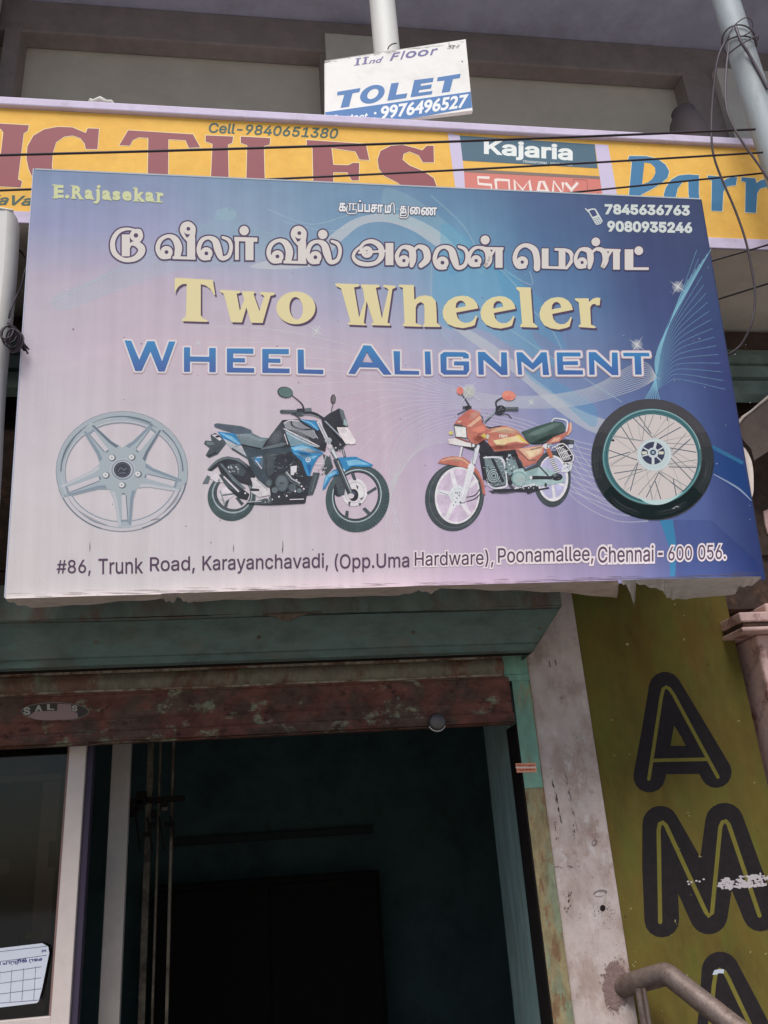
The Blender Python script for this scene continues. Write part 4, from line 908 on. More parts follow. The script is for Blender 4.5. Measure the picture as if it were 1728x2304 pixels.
    for k in range(110):
        x, y = random.uniform(640, 900), random.uniform(600, 960); A.line([(x, y), (x+random.uniform(-22, 22), y+random.uniform(-16, 16))], random.uniform(3, 8), random.choice([K2, K3, K3, G, K, ink((40, 40, 46))]))
    A.poly([(768, 715), (822, 708), (818, 762), (800, 770), (796, 790), (770, 788)], ink((206, 202, 206))); A.ell(695, 858, 60, 74, K2); A.ell(695, 858, 50, 62, ink((92, 100, 106))); A.ell(695, 858, 22, 10, K2); A.ell(785, 896, 34, 34, ink((86, 94, 100))); A.ell(634, 916, 26, 26, K3); A.ell(580, 852, 34, 40, K2); A.ell(584, 856, 20, 24, K3)
    A.line([(730, 760), (780, 820), (850, 860)], 14, Sv); A.line([(720, 770), (770, 840), (850, 880)], 8, K3); A.ell(842, 920, 20, 20, K3)
    for x, y in ((384, 943), (818, 830), (862, 884), (808, 926), (880, 905), (735, 965), (670, 972)): A.ell(x, y, 8, 8, Wt, n=10)
    A.poly([(428, 812), (470, 812), (590, 912), (598, 958), (500, 975), (428, 930), (450, 870)], ink((198, 192, 194))); A.poly([(430, 900), (500, 905), (505, 925), (430, 925)], K); A.line([(480, 830), (575, 915)], 6, G)
    A.vs([(400, 1030, 10), (600, 1036, 16), (880, 1018, 22)], K); A.poly([(470, 1010), (560, 985), (620, 990), (600, 1030), (470, 1034)], K2); A.line([(395, 1018), (520, 1010)], 9, Sv); A.line([(760, 996), (880, 992)], 8, Wt)
    for k in range(12): A.ell(random.uniform(540, 620), random.uniform(980, 1026), random.uniform(3, 8), random.uniform(3, 6), random.choice([Wt, G]), n=7)
    A.poly([(960, 765), (1018, 770), (985, 880), (955, 955), (915, 960), (930, 880)], K2); A.line([(985, 790), (945, 930)], 8, K3)
    # tank
    A.poly([(520, 560), (600, 450), (698, 322), (850, 314), (1010, 330), (1080, 480), (1062, 590), (1000, 570), (760, 548)], K)
    A.poly([(520, 560), (700, 510), (740, 520), (700, 545), (520, 575)], K3); A.poly([(600, 450), (690, 335), (715, 400), (730, 500), (560, 545)], ink((62, 66, 72)))
    A.poly([(706, 345), (760, 318), (830, 324), (890, 370), (970, 410), (990, 470), (960, 480), (830, 412), (730, 400)], ink((134, 134, 140))); A.vs([(770, 330, 10), (790, 375, 16), (860, 402, 18), (950, 400, 10)], K); A.vs([(715, 350, 6), (760, 326, 10), (840, 330, 6)], Wt)
    A.vs([(712, 396, 8), (800, 440, 12), (900, 490, 12), (1010, 545, 8)], Wt); A.poly([(720, 410), (790, 440), (990, 552), (900, 540), (810, 540), (770, 545)], ink((120, 146, 158))); A.vs([(735, 430, 5), (850, 490, 8), (1000, 552, 5)], ink((196, 198, 204)))
    for k in range(9): A.line([(820+k*12, 440+k*5), (846+k*12, 462+k*5)], 6, Sv if k % 2 else K2)
    A.line([(715, 440), (745, 530)], 7, Wt); A.line([(960, 410), (1000, 480)], 6, Sv)
    A.poly([(846, 316), (980, 330), (1012, 398), (1000, 414), (925, 366)], B); A.vs([(860, 322, 6), (940, 350, 12), (1000, 405, 6)], B2)
    # shroud
    A.poly([(768, 552), (870, 528), (960, 552), (1048, 600), (1000, 640), (955, 720), (932, 800), (906, 792), (862, 672), (786, 600)], B)
    A.poly([(772, 556), (870, 534), (940, 556), (870, 572), (800, 580)], B2); A.poly([(900, 560), (985, 580), (1040, 600), (990, 606), (920, 600)], ink((84, 104, 124))); A.poly([(800, 600), (920, 625), (1000, 625), (960, 650), (880, 650)], B2); A.poly([(905, 700), (945, 700), (930, 790)], B3)
    A.ell(917, 659, 22, 22, ink((210, 214, 216)), 0, (917, 659, 15, 15, 0))
    for k in range(3): t = math.pi/2+k*2.094; A.line([(917, 659), (917+16*math.cos(t), 659+16*math.sin(t))], 6, ink((210, 214, 216)))
    for y in (690, 702, 728): A.line([(975, y), (1080, y+4)], 4, ink((220, 206, 212)))
    A.poly([(1040, 610), (1110, 640), (1130, 720), (1070, 790), (1040, 740), (1060, 690)], K2); A.line([(1075, 610), (1030, 740)], 8, Sv); A.line([(1100, 620), (1120, 700)], 8, K3)
    for k in range(16): A.ell(random.uniform(1000, 1080), random.uniform(720, 790), random.uniform(3, 8), random.uniform(3, 6), random.choice([Wt, G, K]), n=7)
    # seat
    A.poly([(303, 446), (440, 430), (520, 470), (578, 474), (520, 566), (440, 550), (350, 530)], ink((104, 118, 124))); A.vs([(310, 455, 8), (400, 452, 26), (500, 490, 20), (560, 486, 6)], ink((126, 142, 148))); A.line([(350, 528), (440, 548), (520, 563)], 8, K)
    for x, y, rx, ry, rt, c, al in ((900, 575, 70, 18, 8, (220, 236, 246), .16), (880, 620, 60, 30, 10, (20, 60, 110), .12), (1330, 670, 90, 18, 12, (220, 236, 246), .14), (1150, 770, 60, 26, -35, (20, 60, 110), .16), (640, 470, 60, 40, -50, (150, 154, 160), .12), (850, 420, 90, 30, 20, (190, 190, 196), .12), (430, 480, 90, 26, 12, (170, 180, 186), .14)):
        for q in range(4): A.ell(x, y, rx*(1.2-q*.25), ry*(1.2-q*.25), film(c, al), rt, n=20)
    # front fender, fork, head
    A.poly([(1160, 640), (1320, 632), (1470, 702), (1440, 720), (1290, 714), (1222, 762), (1120, 800), (1062, 900), (1038, 914), (1055, 820), (1130, 745), (1185, 740)], B); A.poly([(1240, 668), (1330, 656), (1440, 700), (1320, 700), (1260, 710)], B2); A.poly([(1060, 800), (1130, 755), (1180, 760), (1090, 810), (1050, 890)], B2); A.vs([(1180, 660, 10), (1200, 730, 14), (1160, 770, 6)], B3); A.ell(1216, 750, 14, 14, ink((190, 206, 214)))
    A.poly([(1030, 318), (1090, 270), (1180, 222), (1216, 240), (1256, 380), (1160, 380), (1255, 500), (1236, 532), (1185, 575), (1140, 590), (1085, 500), (1050, 420)], K)
    A.poly([(1180, 224), (1216, 240), (1255, 370), (1225, 366), (1195, 290)], K3); A.poly([(1225, 310), (1252, 350), (1248, 376), (1215, 360)], ink((150, 170, 172))); A.poly([(1100, 390), (1160, 385), (1240, 500), (1200, 520), (1130, 440)], ink((40, 40, 46))); A.vs([(1060, 330, 10), (1120, 390, 12), (1200, 470, 12)], ink((150, 158, 166)))
    A.poly([(1160, 384), (1250, 384), (1290, 440), (1322, 522), (1236, 524), (1180, 440)], ink((226, 208, 210))); A.ell(1285, 500, 34, 28, ink((232, 214, 214))); A.poly([(1180, 400), (1250, 400), (1240, 430), (1200, 436)], ink((206, 196, 200)))
    for k in range(14): A.ell(random.uniform(1110, 1190), random.uniform(520, 600), random.uniform(3, 9), random.uniform(3, 8), random.choice([Wt, K3, K]), n=7)
    A.line([(1208, 560), (1230, 640)], 20, K2); A.line([(1212, 570), (1224, 630)], 5, Wt)
    A.line([(1000, 330), (1060, 450), (1112, 570)], 30, ink((196, 192, 196))); A.line([(1010, 345), (1105, 550)], 8, G); A.line([(1112, 560), (1160, 655)], 38, Sv); A.line([(1122, 575), (1162, 650)], 10, ink((214, 212, 214))); A.line([(1108, 590), (1148, 655)], 8, K2)
    A.ell(1088, 495, 30, 24, Sv); A.ell(1100, 545, 24, 16, Wt)
    A.line([(1150, 650), (1280, 958)], 48, K2); A.line([(1168, 668), (1282, 935)], 8, ink((170, 176, 180))); A.line([(1142, 668), (1255, 940)], 8, K); A.ell(1280, 966, 26, 22, Wt)
    # bars and mirrors
    A.line([(692, 250), (830, 252)], 30, K2, caps=True); A.line([(700, 244), (820, 246)], 6, K3); A.line([(822, 248), (880, 245)], 44, K); A.poly([(890, 222), (944, 218), (950, 262), (896, 266)], K3); A.vs([(780, 272, 10), (860, 262, 20), (960, 264, 22), (1030, 300, 22), (1080, 330, 14)], K); A.line([(800, 275), (850, 310)], 9, K); A.ell(850, 270, 36, 18, K2); A.vs([(860, 275, 4), (940, 276, 7), (1010, 300, 5)], G)
    A.vs([(780, 112, 7), (850, 170, 9), (872, 200, 12), (882, 240, 18)], K); A.ell(722, 86, 66, 46, K, 10); A.ell(726, 86, 60, 41, ink((92, 114, 112)), 10)
    A.vs([(1128, 180, 7), (1112, 250, 8)], K3); A.ell(1129, 144, 22, 40, ink((74, 70, 74)), 4); A.ell(1132, 142, 13, 32, ink((112, 104, 106)), 4)
printed('printed_motorcycle', bike1, 0.0007, label='printed blue and black motorcycle facing right')

def bike2(A):
    A.dh = 0.000002; A.zoom(940, 860, 4.366)
    Rd, Rl, Rk, K, K2, K3, G, Wt, Wg, T = (ink(c) for c in ((184, 112, 98), (212, 166, 140), (150, 88, 80), (50, 50, 56), (72, 78, 82), (104, 112, 116), (140, 150, 154), (220, 212, 214), (204, 204, 212), (68, 74, 78)))
    # wheels
    A.ell(1318, 950, 184, 276, T, 0, (1326, 945, 150, 224, 0)); A.ell(1326, 945, 152, 226, Wt, 0, (1322, 940, 132, 204, 0)); A.ell(1322, 940, 132, 204, ink((176, 172, 202))); A.ell(1326, 945, 162, 240, ink((52, 56, 60)), 0, (1326, 945, 158, 235, 0))
    for t in (0.3, 1.4, 2.6): A.line([(1320, 960), (1320+126*math.cos(t), 960+190*math.sin(t))], 26, Wt)
    A.ell(360, 1132, 288, 334, T, 12, (388, 1112, 218, 280, 8)); A.ell(388, 1112, 220, 282, Wt, 8, (392, 1112, 202, 260, 8)); A.ell(392, 1112, 202, 260, ink((196, 178, 196)), 8); A.ell(372, 1122, 262, 312, ink((96, 104, 106)), 10, (372, 1122, 256, 305, 10))
    for tx, ty in ((330, 870), (195, 1075), (280, 1345), (510, 1300), (585, 960)): A.vs([(392, 1110, 66), ((392+tx)/2, (1110+ty)/2, 44), (tx, ty, 38)], ink((222, 214, 220)), False, caps=False)
    A.ell(392, 1110, 82, 96, ink((212, 212, 216))); A.ell(392, 1110, 62, 72, ink((186, 200, 202)), 0, (392, 1110, 54, 64, 0))
    for x, y in ((372, 1085), (388, 1090), (412, 1085), (405, 1112), (372, 1180), (350, 1210), (385, 1140)): A.ell(x, y, 6, 9, K3, n=8)
    A.line([(205, 1076), (300, 1110)], 8, G)
    # crash guard and engine
    A.poly([(600, 600), (640, 565), (740, 690), (830, 700), (960, 660), (1000, 780), (1050, 850), (960, 900), (900, 1000), (760, 1036), (660, 960), (610, 720)], K)
    A.poly([(650, 735), (830, 725), (890, 850), (870, 1000), (740, 1030), (680, 950)], ink((112, 126, 130)))
    for k in range(130):
        x, y = random.uniform(640, 950), random.uniform(720, 1020); A.line([(x, y), (x+random.uniform(-24, 24), y+random.uniform(-18, 18))], random.uniform(4, 11), random.choice([K, K, K2, ink((150, 166, 168)), Wg, ink((120, 140, 142))]))
    for k in range(7): A.ell(745, 920, 70-k*9, 76-k*10, (K2, ink((160, 176, 178)))[k % 2])
    A.line([(730, 750), (840, 980)], 26, K); A.line([(610, 720), (650, 960)], 18, K); A.vs([(648, 742, 14), (760, 738, 18), (830, 760, 20), (868, 880, 22), (876, 1000, 20), (840, 1034, 18), (740, 1040, 14), (680, 1000, 8)], Wg); A.poly([(880, 670), (920, 670), (915, 720), (890, 735)], ink((180, 196, 200)))
    A.poly([(870, 760), (950, 740), (990, 850), (900, 920), (850, 860)], ink((120, 138, 142)))
    for k in range(26): A.ell(random.uniform(860, 960), random.uniform(740, 880), random.uniform(5, 13), random.uniform(4, 10), random.choice([Wg, K, K3]), random.uniform(0, 90), n=8)
    A.poly([(940, 870), (1000, 850), (1200, 830), (1300, 860), (1430, 920), (1440, 980), (1300, 1010), (1180, 1020), (980, 1020), (930, 960)], ink((158, 180, 180))); A.poly([(1060, 860), (1180, 830), (1180, 960), (1060, 970)], ink((140, 164, 164)))
    A.ell(992, 952, 74, 76, ink((120, 148, 146))); A.ell(996, 950, 60, 62, ink((150, 178, 174))); A.vs([(880, 900, 16), (900, 1000, 26), (930, 1040, 20)], K2)
    A.ell(905, 985, 24, 26, K); A.line([(1195, 830), (1280, 920)], 16, K2); A.line([(1110, 938), (1330, 940)], 34, K); A.ell(1112, 938, 13, 17, Wt); A.ell(1365, 932, 56, 36, K); A.ell(1345, 915, 20, 14, K3)
    for k in range(10): A.ell(random.uniform(1320, 1410), random.uniform(905, 960), random.uniform(4, 8), random.uniform(3, 6), random.choice([K3, G, ink((30, 30, 34))]), n=7)
    A.poly([(708, 1072), (760, 1052), (940, 1046), (1180, 1015), (1186, 1060), (1080, 1100), (1064, 1080), (900, 1075), (730, 1092)], K); A.vs([(700, 1070, 8), (830, 1090, 10), (960, 1075, 8)], K2); A.line([(950, 1046), (1150, 1000)], 14, Wg); A.line([(1190, 1056), (1290, 1038)], 16, K); A.ell(1256, 1010, 14, 20, K2)
    for k in range(22): A.ell(random.uniform(930, 1170), random.uniform(1005, 1050), random.uniform(4, 10), random.uniform(3, 7), random.choice([Wg, Wt, K]), n=7)
    A.vs([(460, 1132, 6), (560, 1110, 9), (620, 1030, 9), (640, 990, 6)], K); A.vs([(480, 1172, 6), (570, 1140, 9), (640, 1060, 6)], K); A.line([(410, 1184), (460, 1180)], 12, K)
    # tank, seat, panels
    A.poly([(640, 565), (690, 600), (750, 685), (960, 660), (980, 720), (830, 700), (720, 720), (600, 690), (596, 640)], K)
    A.poly([(672, 470), (760, 440), (870, 428), (980, 478), (1062, 570), (1100, 610), (960, 662), (755, 682), (690, 600)], Rd); A.poly([(740, 575), (850, 550), (960, 530), (1000, 520), (1080, 602), (960, 585), (880, 600), (840, 625), (770, 615)], ink((228, 196, 150))); A.poly([(960, 510), (1010, 530), (1080, 600), (1020, 580)], ink((212, 186, 96))); A.poly([(690, 500), (780, 450), (880, 440), (960, 480), (860, 470), (760, 490)], Rl); A.poly([(860, 630), (960, 600), (1090, 612), (960, 656), (860, 662)], Rk); A.vs([(660, 430, 10), (720, 448, 12), (800, 434, 10)], K2)
    A.text('Hero', [(800, 510), (880, 508), (880, 545), (800, 548)], ink((226, 206, 190)), g=0.03)
    A.poly([(1015, 490), (1150, 440), (1335, 384), (1420, 394), (1452, 440), (1440, 492), (1335, 540), (1255, 602), (1108, 608), (1060, 560)], ink((66, 84, 80))); A.poly([(1060, 520), (1200, 450), (1340, 405), (1400, 410), (1280, 450), (1150, 520)], ink((86, 106, 100))); A.vs([(1060, 560, 6), (1110, 600, 10), (1250, 596, 10), (1330, 536, 10), (1440, 486, 6)], ink((44, 50, 52)))
    A.poly([(955, 656), (1245, 616), (1232, 706), (1162, 792), (1040, 836), (1000, 770)], Rd); A.poly([(990, 655), (1232, 626), (1215, 700), (1095, 765)], Rl); A.poly([(1060, 680), (1200, 655), (1190, 700), (1100, 740)], ink((232, 196, 160))); A.poly([(985, 745), (1015, 770), (1040, 836), (1060, 850), (1170, 800), (1240, 710), (1200, 830), (1050, 880)], K2); A.line([(970, 665), (1090, 770), (1165, 765)], 7, K2)
    for k in range(9): A.line([(1110+k*12, 672-k*3), (1118+k*12, 655-k*3+random.uniform(-4, 4))], 6, K2)
    A.poly([(1255, 602), (1330, 540), (1448, 496), (1470, 396), (1500, 420), (1504, 480), (1420, 556), (1385, 590), (1280, 612)], Rd); A.poly([(1300, 590), (1340, 550), (1400, 540), (1380, 580)], Rl); A.vs([(1316, 388, 12), (1345, 358, 14), (1440, 370, 14), (1468, 400, 14), (1460, 480, 12)], ink((206, 206, 208))); A.vs([(1470, 520, 12), (1500, 470, 20), (1500, 400, 16)], Rl)
    A.poly([(1390, 580), (1440, 560), (1536, 572), (1532, 606), (1410, 612)], K); A.ell(1510, 590, 24, 20, K2); A.poly([(1480, 615), (1525, 612), (1520, 650), (1490, 650)], Wg)
    A.poly([(1338, 640), (1430, 608), (1520, 716), (1512, 776), (1440, 790), (1370, 700)], K)
    for k in range(6): A.line([(1352+k*19, 636-k*6+k*k*2.2), (1424+k*15, 778-k*4)], 7, Wt)
    for k in range(3): A.line([(1350+k*34, 660+k*44), (1436+k*40, 628+k*42)], 7, Wt)
    A.vs([(1338, 640, 9), (1430, 606, 10), (1522, 716, 10), (1512, 780, 10), (1440, 794, 8)], ink((222, 214, 208))); A.poly([(1440, 800), (1520, 790), (1500, 870), (1430, 890), (1400, 880)], Wg)
    for k in range(18): A.ell(random.uniform(1420, 1510), random.uniform(800, 885), random.uniform(5, 11), random.uniform(4, 9), random.choice([K2, Wt, G]), n=7)
    A.poly([(1250, 650), (1290, 640), (1330, 730), (1296, 752)], ink((186, 108, 84))); A.line([(1312, 745), (1372, 890)], 40, K3)
    for k in range(8): A.line([(1292+k*8, 762+k*18), (1336+k*8, 748+k*18)], 9, Wt)
    A.ell(1262, 630, 34, 26, Wt); A.ell(1290, 618, 26, 18, G)
    for k in range(10): A.ell(random.uniform(1240, 1330), random.uniform(605, 650), random.uniform(4, 9), random.uniform(3, 7), random.choice([K2, Wt, Wg]), n=7)
    # fender, fork, fairing
    A.line([(440, 620), (415, 735)], 22, Wt); A.line([(446, 630), (424, 730)], 6, K3)
    A.poly([(193, 792), (245, 745), (340, 727), (450, 738), (520, 790), (600, 880), (650, 1000), (664, 1110), (640, 1102), (608, 960), (540, 862), (430, 832), (330, 815), (225, 800)], Rd); A.vs([(230, 775, 6), (330, 750, 18), (440, 760, 18), (530, 840, 8)], Rl); A.vs([(560, 870, 8), (610, 960, 14), (640, 1060, 8)], Rk)
    A.line([(430, 622), (560, 664)], 22, K); A.vs([(592, 620, 34), (560, 740, 44), (535, 815, 50)], Wg, False, caps=False); A.line([(560, 650), (532, 800)], 8, G); A.line([(528, 812), (560, 824)], 26, K2); A.vs([(525, 835, 66), (480, 1010, 60), (440, 1160, 50)], ink((216, 212, 218)), False); A.line([(510, 840), (430, 1140)], 10, ink((236, 230, 232)))
    A.poly([(298, 558), (370, 552), (470, 590), (545, 604), (530, 640), (400, 622), (306, 606)], ink((222, 212, 208))); A.poly([(520, 600), (590, 606), (570, 650), (525, 636)], K2); A.ell(545, 622, 14, 16, Wt)
    A.poly([(350, 422), (400, 350), (510, 264), (600, 288), (640, 400), (682, 450), (694, 560), (640, 572), (580, 612), (540, 602), (484, 550), (475, 440)], Rd); A.poly([(362, 412), (402, 350), (510, 266), (598, 288), (612, 326), (540, 380), (480, 432)], ink((184, 106, 94))); A.poly([(480, 436), (612, 328), (628, 356), (520, 440)], Rl); A.poly([(360, 412), (440, 420), (440, 436), (352, 428)], K2); A.poly([(520, 470), (640, 420), (672, 470), (600, 500)], ink((206, 124, 104))); A.poly([(384, 384), (430, 378), (426, 394), (390, 398)], ink((214, 176, 160)))
    A.poly([(352, 426), (476, 436), (486, 552), (368, 542)], K2); A.poly([(360, 434), (470, 444), (478, 545), (374, 535)], ink((222, 216, 208))); A.poly([(380, 450), (420, 452), (430, 520), (392, 515)], ink((236, 232, 224))); A.vs([(368, 545, 8), (450, 570, 14), (540, 600, 8)], Rk)
    A.ell(324, 500, 20, 18, ink((206, 196, 110))); A.ell(612, 524, 26, 26, Rk, 0, (616, 526, 16, 16, 0)); A.poly([(620, 520), (660, 506), (668, 552), (630, 540)], ink((210, 190, 90))); A.ell(685, 535, 16, 22, ink((190, 190, 176)))
    for x, y, rx, ry, rt, c, al in ((860, 480, 130, 26, 6, (250, 214, 180), .14), (800, 640, 90, 26, -4, (110, 50, 40), .14), (560, 320, 70, 26, -40, (250, 206, 186), .12), (600, 560, 60, 36, 0, (110, 50, 40), .12), (1240, 470, 150, 26, -22, (150, 172, 164), .14), (1240, 560, 120, 22, -22, (30, 40, 40), .14), (380, 760, 100, 16, 8, (244, 196, 170), .14), (1010, 960, 60, 50, 0, (226, 238, 236), .1)):
        for q in range(4): A.ell(x, y, rx*(1.2-q*.25), ry*(1.2-q*.25), film(c, al), rt, n=20)
    # bars and mirrors
    A.vs([(614, 320, 5), (640, 360, 7), (630, 400, 6)], K); A.line([(650, 396), (770, 280)], 18, G); A.line([(660, 396), (712, 345)], 9, K); A.vs([(700, 450, 6), (760, 440, 8), (830, 428, 6)], K)
    A.line([(846, 264), (986, 265)], 38, K2); A.line([(850, 254), (980, 256)], 8, K3); A.ell(812, 268, 50, 40, K); A.ell(800, 300, 44, 24, K); A.vs([(830, 312, 8), (880, 318, 9), (918, 352, 8)], K)
    for k in range(12): A.ell(random.uniform(775, 850), random.uniform(240, 320), random.uniform(4, 9), random.uniform(3, 7), random.choice([K3, G, K2]), n=7)
    A.vs([(830, 152, 10), (778, 182, 14), (766, 210, 14), (778, 260, 14)], K); A.ell(892, 134, 68, 48, ink((218, 134, 116)), 4); A.poly([(830, 160), (890, 130), (950, 150), (890, 178)], ink((206, 118, 104)))
    A.vs([(436, 124, 8), (480, 190, 12), (512, 246, 16)], K); [A.ell(500, 90, r_, r_, film((226, 226, 218), 0.3), n=24) for r_ in (70, 56, 42, 28)]; A.line([(560, 10), (440, 190)], 6, film((230, 232, 226), .6)); A.line([(390, 20), (610, 180)], 6, film((230, 232, 226), .6)); A.ell(414, 86, 34, 40, ink((212, 124, 112)), -12); A.line([(440, 250), (528, 250)], 26, K2); A.ell(490, 250, 28, 20, K); A.line([(388, 318), (490, 268)], 9, K)
printed('printed_motorcycle', bike2, 0.0007, label='printed orange red motorcycle facing left')

# ---- lettering of the print
dkp, crm, yel, shd = ink((84, 68, 96)), ink((214, 206, 200)), ink((222, 208, 160)), ink((86, 66, 92))
def heading(A):
    A.dh = 0.000002
    def strokes(zm, items, bd):
        A.zoom(*zm)
        for it in items:
            if it[0] == 'o': A.ell(it[1], it[2], it[3]+bd, it[3]+bd, dkp)
            elif it[0] == 'r': A.ell(it[1], it[2], it[3]+it[4]/2+bd, it[3]+it[4]/2+bd, dkp)
            elif it[0] == 's': A.vs([(p[0], p[1], p[2]+2*bd) for p in it[1]], dkp)
            else:
                p, q = it[1]; d_ = math.hypot(q[0]-p[0], q[1]-p[1]); ux, uy = (q[0]-p[0])/d_*bd, (q[1]-p[1])/d_*bd
                A.vs([(p[0]-ux, p[1]-uy, p[2]+2*bd), (q[0]+ux, q[1]+uy, q[2]+2*bd)], dkp, False, caps=False)
        for it in items:
            if it[0] == 'o': A.ell(it[1], it[2], it[3], it[3], crm)
            elif it[0] == 'r': A.ell(it[1], it[2], it[3]+it[4]/2, it[3]+it[4]/2, crm, 0, (it[1], it[2], it[3]-it[4]/2, it[3]-it[4]/2, 0))
            else: A.vs(it[1], crm, it[0] == 's', caps=it[0] == 's')
    s_ = lambda *p: ('s', list(p)); l_ = lambda *p: ('l', list(p)); r_ = lambda *p: ('r',)+p; o_ = lambda *p: ('o',)+p
    def sh(items, dx, dy, k=1.0):
        out_ = []
        for it in items:
            if it[0] in 'or': out_.append((it[0], it[1]*k+dx, it[2]*k+dy)+tuple(v*k for v in it[3:]))
            else: out_.append((it[0], [(p[0]*k+dx, p[1]*k+dy, p[2]*k) for p in it[1]]))
        return out_
    tu = [s_((205, 104, 12), (150, 98, 18), (98, 118, 26), (66, 175, 30), (75, 245, 32), (130, 288, 26), (195, 285, 32), (236, 255, 42), (245, 220, 44), (215, 192, 36), (180, 192, 20), (168, 215, 10)),
          l_((147, 132, 50), (147, 268, 50)), r_(210, 138, 26, 24), s_((205, 104, 12), (235, 108, 16), (243, 145, 22), (225, 175, 20))]
    va = [s_((420, 274, 18), (370, 270, 26), (345, 222, 28), (362, 168, 26), (410, 142, 22), (452, 160, 38), (474, 210, 46), (468, 262, 40)), r_(400, 242, 25, 26), l_((438, 276, 18), (580, 280, 18)), l_((553, 148, 50), (553, 276, 50))]
    ii = [s_((530, 170, 12), (508, 140, 18), (494, 105, 22), (506, 72, 22), (538, 64, 24), (566, 88, 26), (566, 122, 28), (552, 160, 40)), r_(536, 97, 23, 22)]
    laa = [s_((668, 284, 14), (622, 278, 24), (600, 230, 26), (618, 172, 26), (660, 152, 22), (702, 172, 40), (720, 225, 46), (742, 278, 30), (785, 266, 24), (802, 212, 22), (788, 168, 22), (750, 150, 16)), r_(648, 250, 25, 26)]
    rr = [l_((838, 160, 24), (838, 290, 24)), l_((822, 160, 26), (965, 165, 26)), l_((916, 160, 50), (916, 292, 50)), o_(883, 108, 29)]
    strokes((230, 480, 2.765), tu, 9); strokes((230, 480, 2.765), ii+va+laa+rr, 9)
    strokes((230, 480, 2.765), sh(ii+va, 690, 27)+sh(laa, 678, 24)+[o_(1372, 132, 29)], 9)
    a1 = [s_((80, 78, 12), (46, 108, 16), (36, 140, 18), (62, 168, 24), (112, 178, 22), (160, 166, 22), (186, 130, 30), (178, 82, 30), (138, 56, 24), (98, 62, 18), (76, 86, 16), (78, 112, 14)), r_(108, 112, 20, 22), l_((62, 116, 12), (215, 106, 12)), l_((228, 64, 42), (228, 182, 42))]
    ai = [r_(305, 158, 19, 20), s_((322, 182, 12), (282, 178, 18), (268, 130, 22), (298, 86, 18), (345, 100, 36), (352, 150, 36), (346, 184, 22)), s_((346, 184, 20), (348, 130, 14), (378, 84, 18), (420, 100, 36), (428, 150, 36), (396, 184, 26))]
    l2 = sh(laa, -46.8, -46, 0.86)
    nn_ = [r_(690, 158, 19, 20), s_((706, 184, 12), (664, 180, 18), (652, 138, 20), (676, 96, 18), (716, 88, 16), (752, 112, 34), (757, 160, 34), (738, 186, 20), (770, 130, 14), (790, 96, 14)), l_((712, 92, 14), (836, 94, 14)), l_((812, 92, 38), (812, 196, 38)), o_(738, 48, 24)]
    strokes((780, 520, 2.370), a1+ai, 7); strokes((780, 520, 2.370), l2+nn_, 7)
    me = [r_(936, 166, 20, 22), s_((952, 192, 14), (912, 190, 20), (896, 145, 24), (914, 96, 22), (955, 76, 22), (1000, 100, 34), (1014, 150, 34), (1014, 198, 34))]
    ma = [l_((1058, 93, 36), (1058, 198, 36)), l_((1042, 193, 14), (1170, 197, 14)), l_((1148, 93, 36), (1148, 196, 36)), l_((1108, 98, 14), (1165, 99, 14)), s_((1160, 99, 14), (1192, 115, 22), (1200, 155, 20), (1172, 198, 14))]
    nd = [r_(1255, 168, 18, 19), s_((1272, 192, 12), (1234, 190, 18), (1220, 146, 20), (1244, 100, 16), (1290, 106, 32), (1300, 150, 34), (1294, 194, 20)), s_((1294, 194, 18), (1300, 130, 14), (1332, 96, 16), (1370, 110, 30), (1380, 155, 32), (1362, 197, 20), (1390, 140, 14), (1410, 106, 14)), l_((1335, 100, 14), (1460, 104, 14)), l_((1438, 102, 36), (1438, 206, 36)), o_(1328, 58, 23)]
    tt = [l_((1505, 98, 46), (1505, 204, 46)), l_((1484, 201, 14), (1610, 201, 14)), o_(1557, 105, 23)]
    strokes((780, 520, 2.370), me+ma, 5); strokes((780, 520, 2.370), nd+tt, 5)
printed('tamil_heading', heading, 0.0008)
def small_line(A):
    A.dh = 0.000002; A.zoom(740, 440, 6.381); w = ink((236, 228, 230))
    def gl(ch, x0, y0, x1, y1, g=.035): return lambda m, e_: A.text(ch, [(x0-e_, y0-e_), (x1+e_, y0+2-e_), (x1+e_, y1+2+e_), (x0-e_, y1+e_)], m, None, g=g+e_*0.004)
    def st(l, wd=15): return lambda m, e_: A.line(l, wd+2*e_, m, caps=True)
    items = [gl('\u0b95', 142, 104, 244, 232), st([(270, 150), (256, 172), (254, 232), (276, 262), (380, 262), (398, 240), (392, 206), (340, 204)]), st([(286, 116), (392, 122)]), st([(302, 116), (300, 214)], 17), st([(350, 120), (348, 208)], 17),
      gl('\u0baa', 412, 116, 492, 234), gl('\u0baa', 508, 122, 590, 240), gl('\u0b9a', 600, 126, 692, 246), gl('\u0bbe', 700, 130, 776, 248), gl('\u0bae', 802, 134, 892, 254), st([(884, 200), (886, 140), (904, 110), (926, 112), (936, 140), (938, 254)]),
      gl('\u0ba4', 1018, 150, 1112, 282), st([(1098, 216), (1108, 250), (1104, 290), (1024, 290), (1018, 304), (1022, 320), (1112, 322), (1136, 300), (1140, 156)]), gl('\u0bc8', 1160, 160, 1312, 276, .03), gl('\u0ba3', 1322, 168, 1552, 288, .03)]
    for f in items: f(dkp, 8)
    A.ell(447, 82, 27, 24, dkp)
    for f in items: f(w, 0)
    A.ell(447, 82, 18, 15, w)
printed('invocation_lettering', small_line, 0.0008)
